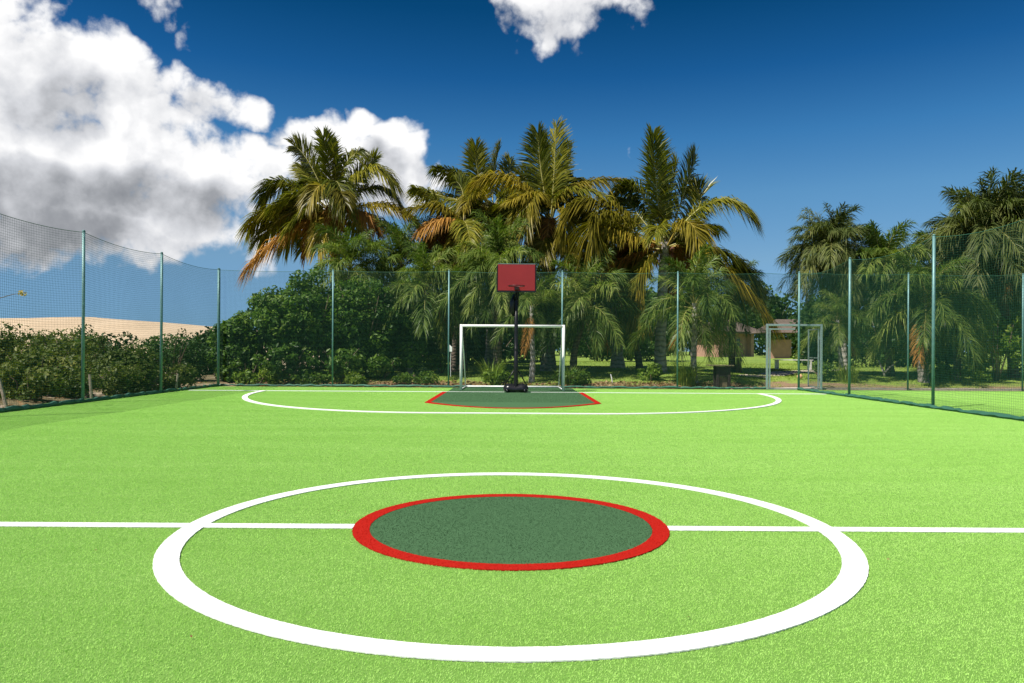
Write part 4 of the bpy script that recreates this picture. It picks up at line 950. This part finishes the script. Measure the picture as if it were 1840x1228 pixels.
# wooden bin with plank top
bq = P(1297, 690, 24.9); bn = empty('wooden_bin', (bq.x, 24.9, T(bq.x, 24.9)-.01), 'dark wooden litter bin with weathered plank top', 'bin')
for sx_ in (-1, 1):
    for sy_ in (-1, 1):
        mb = MB(); mb.box((sx_*.19-.045, sy_*.17-.045, 0), (sx_*.19+.045, sy_*.17+.045, .76), bev=.008); mb.build('leg', M['wood'], bn)
mb = MB(); mb.box((-.143, -.20, .42), (.143, .20, .75)); mb.build('bin_box', M['wood'], bn)
for k in range(2):
    mb = MB(); mb.box((-.142+k*.145, -.12, .03), (-.004+k*.145, -.09, .40)); mb.build('lower_board', M['plank'], bn)
for k in range(4):
    mb = MB(); y0 = -.33+k*.165; mb.box((-.42-.03*(k % 2), y0, .765), (.32+.02*(k % 3), y0+.155, .80), bev=.006); mb.build('plank', M['plank'], bn)
# cut stump behind the bin
sp = P(1317, 650, 31.8); st = empty('tree_stump', (sp.x, 31.0, T(sp.x, 31.0)), 'slim cut stump standing on the lawn behind the bin', 'stump')
mb = MB(); mb.tube([(0, 0, -.05), (.01, 0, .15), (0, 0, .62)], [.15, .12, .11], 10); mb.build('bole', M['stump'], st, None, True)
mb = MB(); mb.tube([(0, 0, .62), (0, 0, .635)], [.108, .10], 10); mb.build('cut_face', M['plank'], st)
# ball on the lawn
bp = (P(1437, 664, 26.9).x, 26.9); s_ = .10
mb = MB(); n_, m2 = 20, 12; Vv = []
for i in range(m2+1):
    for j in range(n_): th, ph = math.pi*i/m2, 2*math.pi*j/n_; Vv.append((s_*math.sin(th)*math.cos(ph), s_*math.sin(th)*math.sin(ph), s_*math.cos(th)))
mb.add(Vv, [(i*n_+j, i*n_+(j+1) % n_, (i+1)*n_+(j+1) % n_, (i+1)*n_+j) for i in range(m2) for j in range(n_)])
tag(mb.build('ball', M['ball'], None, (bp[0], bp[1], T(*bp)+s_*.97), True), 'pale orange ball lying on the lawn behind the gate', 'ball')
# white bench frame behind the gate
wq = P(1425, 645, 34.0); bz = T(wq.x, 34.0); wb = empty('garden_bench', (wq.x, 34.0, bz), 'white slatted garden bench behind the gate', 'bench')
for x in (-.75, .75):
    mb = MB(); mb.box((x-.03, -.2, 0), (x+.03, .2, .42)); mb.build('leg', M['white_paint'], wb)
for k in range(3):
    mb = MB(); mb.box((-.85, -.2+k*.14, .421), (.85, -.08+k*.14, .455)); mb.build('slat', M['white_paint'], wb)
# white peg, small box on the post, stakes, twig
for (px, py, d, h, lean, nm, lb, mt) in [(1101, 686, 26.0, .30, -.25, 'marker_peg', 'short white peg stuck in the bare earth', 'white_paint'), (14, 700, 14.6, .62, -.30, 'wooden_stake', 'leaning bleached wooden stake by the sandy patch', 'post_wood'),
                                        (166, 690, 17.0, .62, -.12, 'wooden_stake', 'grey wooden stake between two scrub bushes', 'post_wood'), (316, 680, 21.2, .5, .1, 'wooden_stake', 'short brown stake near the side fence corner', 'post_wood')]:
    q_ = P(px, py, d); z = T(q_.x, d)
    mb = MB(); rd = .02 if nm == 'marker_peg' else .035; mb.tube([(0, 0, -.08), (lean*h*.5, 0, h*.5), (lean*h, .02, h)], [rd, rd*.95, rd*.85], 8)
    tag(mb.build(nm, M[mt], None, (q_.x, d, z)), lb, 'peg' if nm == 'marker_peg' else 'stake')
q_ = (-2.03+.075, FB-.02, 1.15)
mb = MB(); mb.prism([(-.04, -.03), (.04, -.03), (.04, .03), (-.04, .03)], 0, .14); mb.add([(-.04,-.03,.1405),(.04,-.03,.1405),(.04,.03,.1405),(-.04,.03,.1405),(-.04,-.02,.22),(-.04,.02,.22)], [(0,1,4),(1,2,5,4),(2,3,5),(3,0,4,5)])
sw = mb.build('junction_box', M['white_paint'], None, q_); tag(sw, 'small white box fixed to the fence post left of the goal', 'box')
mb = MB(); mb.tube([(.0, 0, 0), (-.01, .0, -.4), (.0, .0, -.8)], .008, 6); mb.build('cable', M['white_paint'], sw)
tw = empty('flowering_twig', (-11.2, 14.2, T(-11.2, 14.2)), 'bare twig with yellow flowers rising above the scrub', 'twig')
tip = P(40, 527, 14.6)-Vector((-11.2, 14.2, T(-11.2, 14.2)))
mb = MB(); mb.tube([(0, 0, -.05), (-.15, .1, tip.z*.45), (tip.x-.55, .3, tip.z-.16), (tip.x-.2, .4, tip.z-.03), tip], [.018, .014, .009, .006, .004], 6); mb.tube([(tip.x-.55, .3, tip.z-.16), (tip.x-.75, .35, tip.z+.05)], [.007, .003], 5); mb.build('branch', M['twig'], tw, None, True)
me = leaves('flowers', [(tip.x, tip.y, tip.z, .07), (tip.x-.75, .35, tip.z+.05, .05)], 60, .05, 3); obj('flowers', me, M['l_yellow'], tw)
# dead forked branch under the palms beyond the second court
q_ = P(1590, 668, 28.0); fb = empty('dead_branch', (q_.x, 28.0, T(q_.x, 28.0)), 'bare forked branch standing on the shaded lawn', 'branch')
mb = MB(); mb.tube([(0, 0, -.05), (-.05, 0, .2), (-.22, .05, .65)], [.05, .045, .03], 7); mb.tube([(-.04, 0, .15), (.2, 0, .38), (.55, .05, .62)], [.04, .03, .015], 7); mb.build('limb', M['bark_pale'], fb, None, True)
# strip the stray property-free tag from the kerb
for k_ in ('label', 'category'):
    if k_ in kr.keys() and not kr[k_]: del kr[k_]
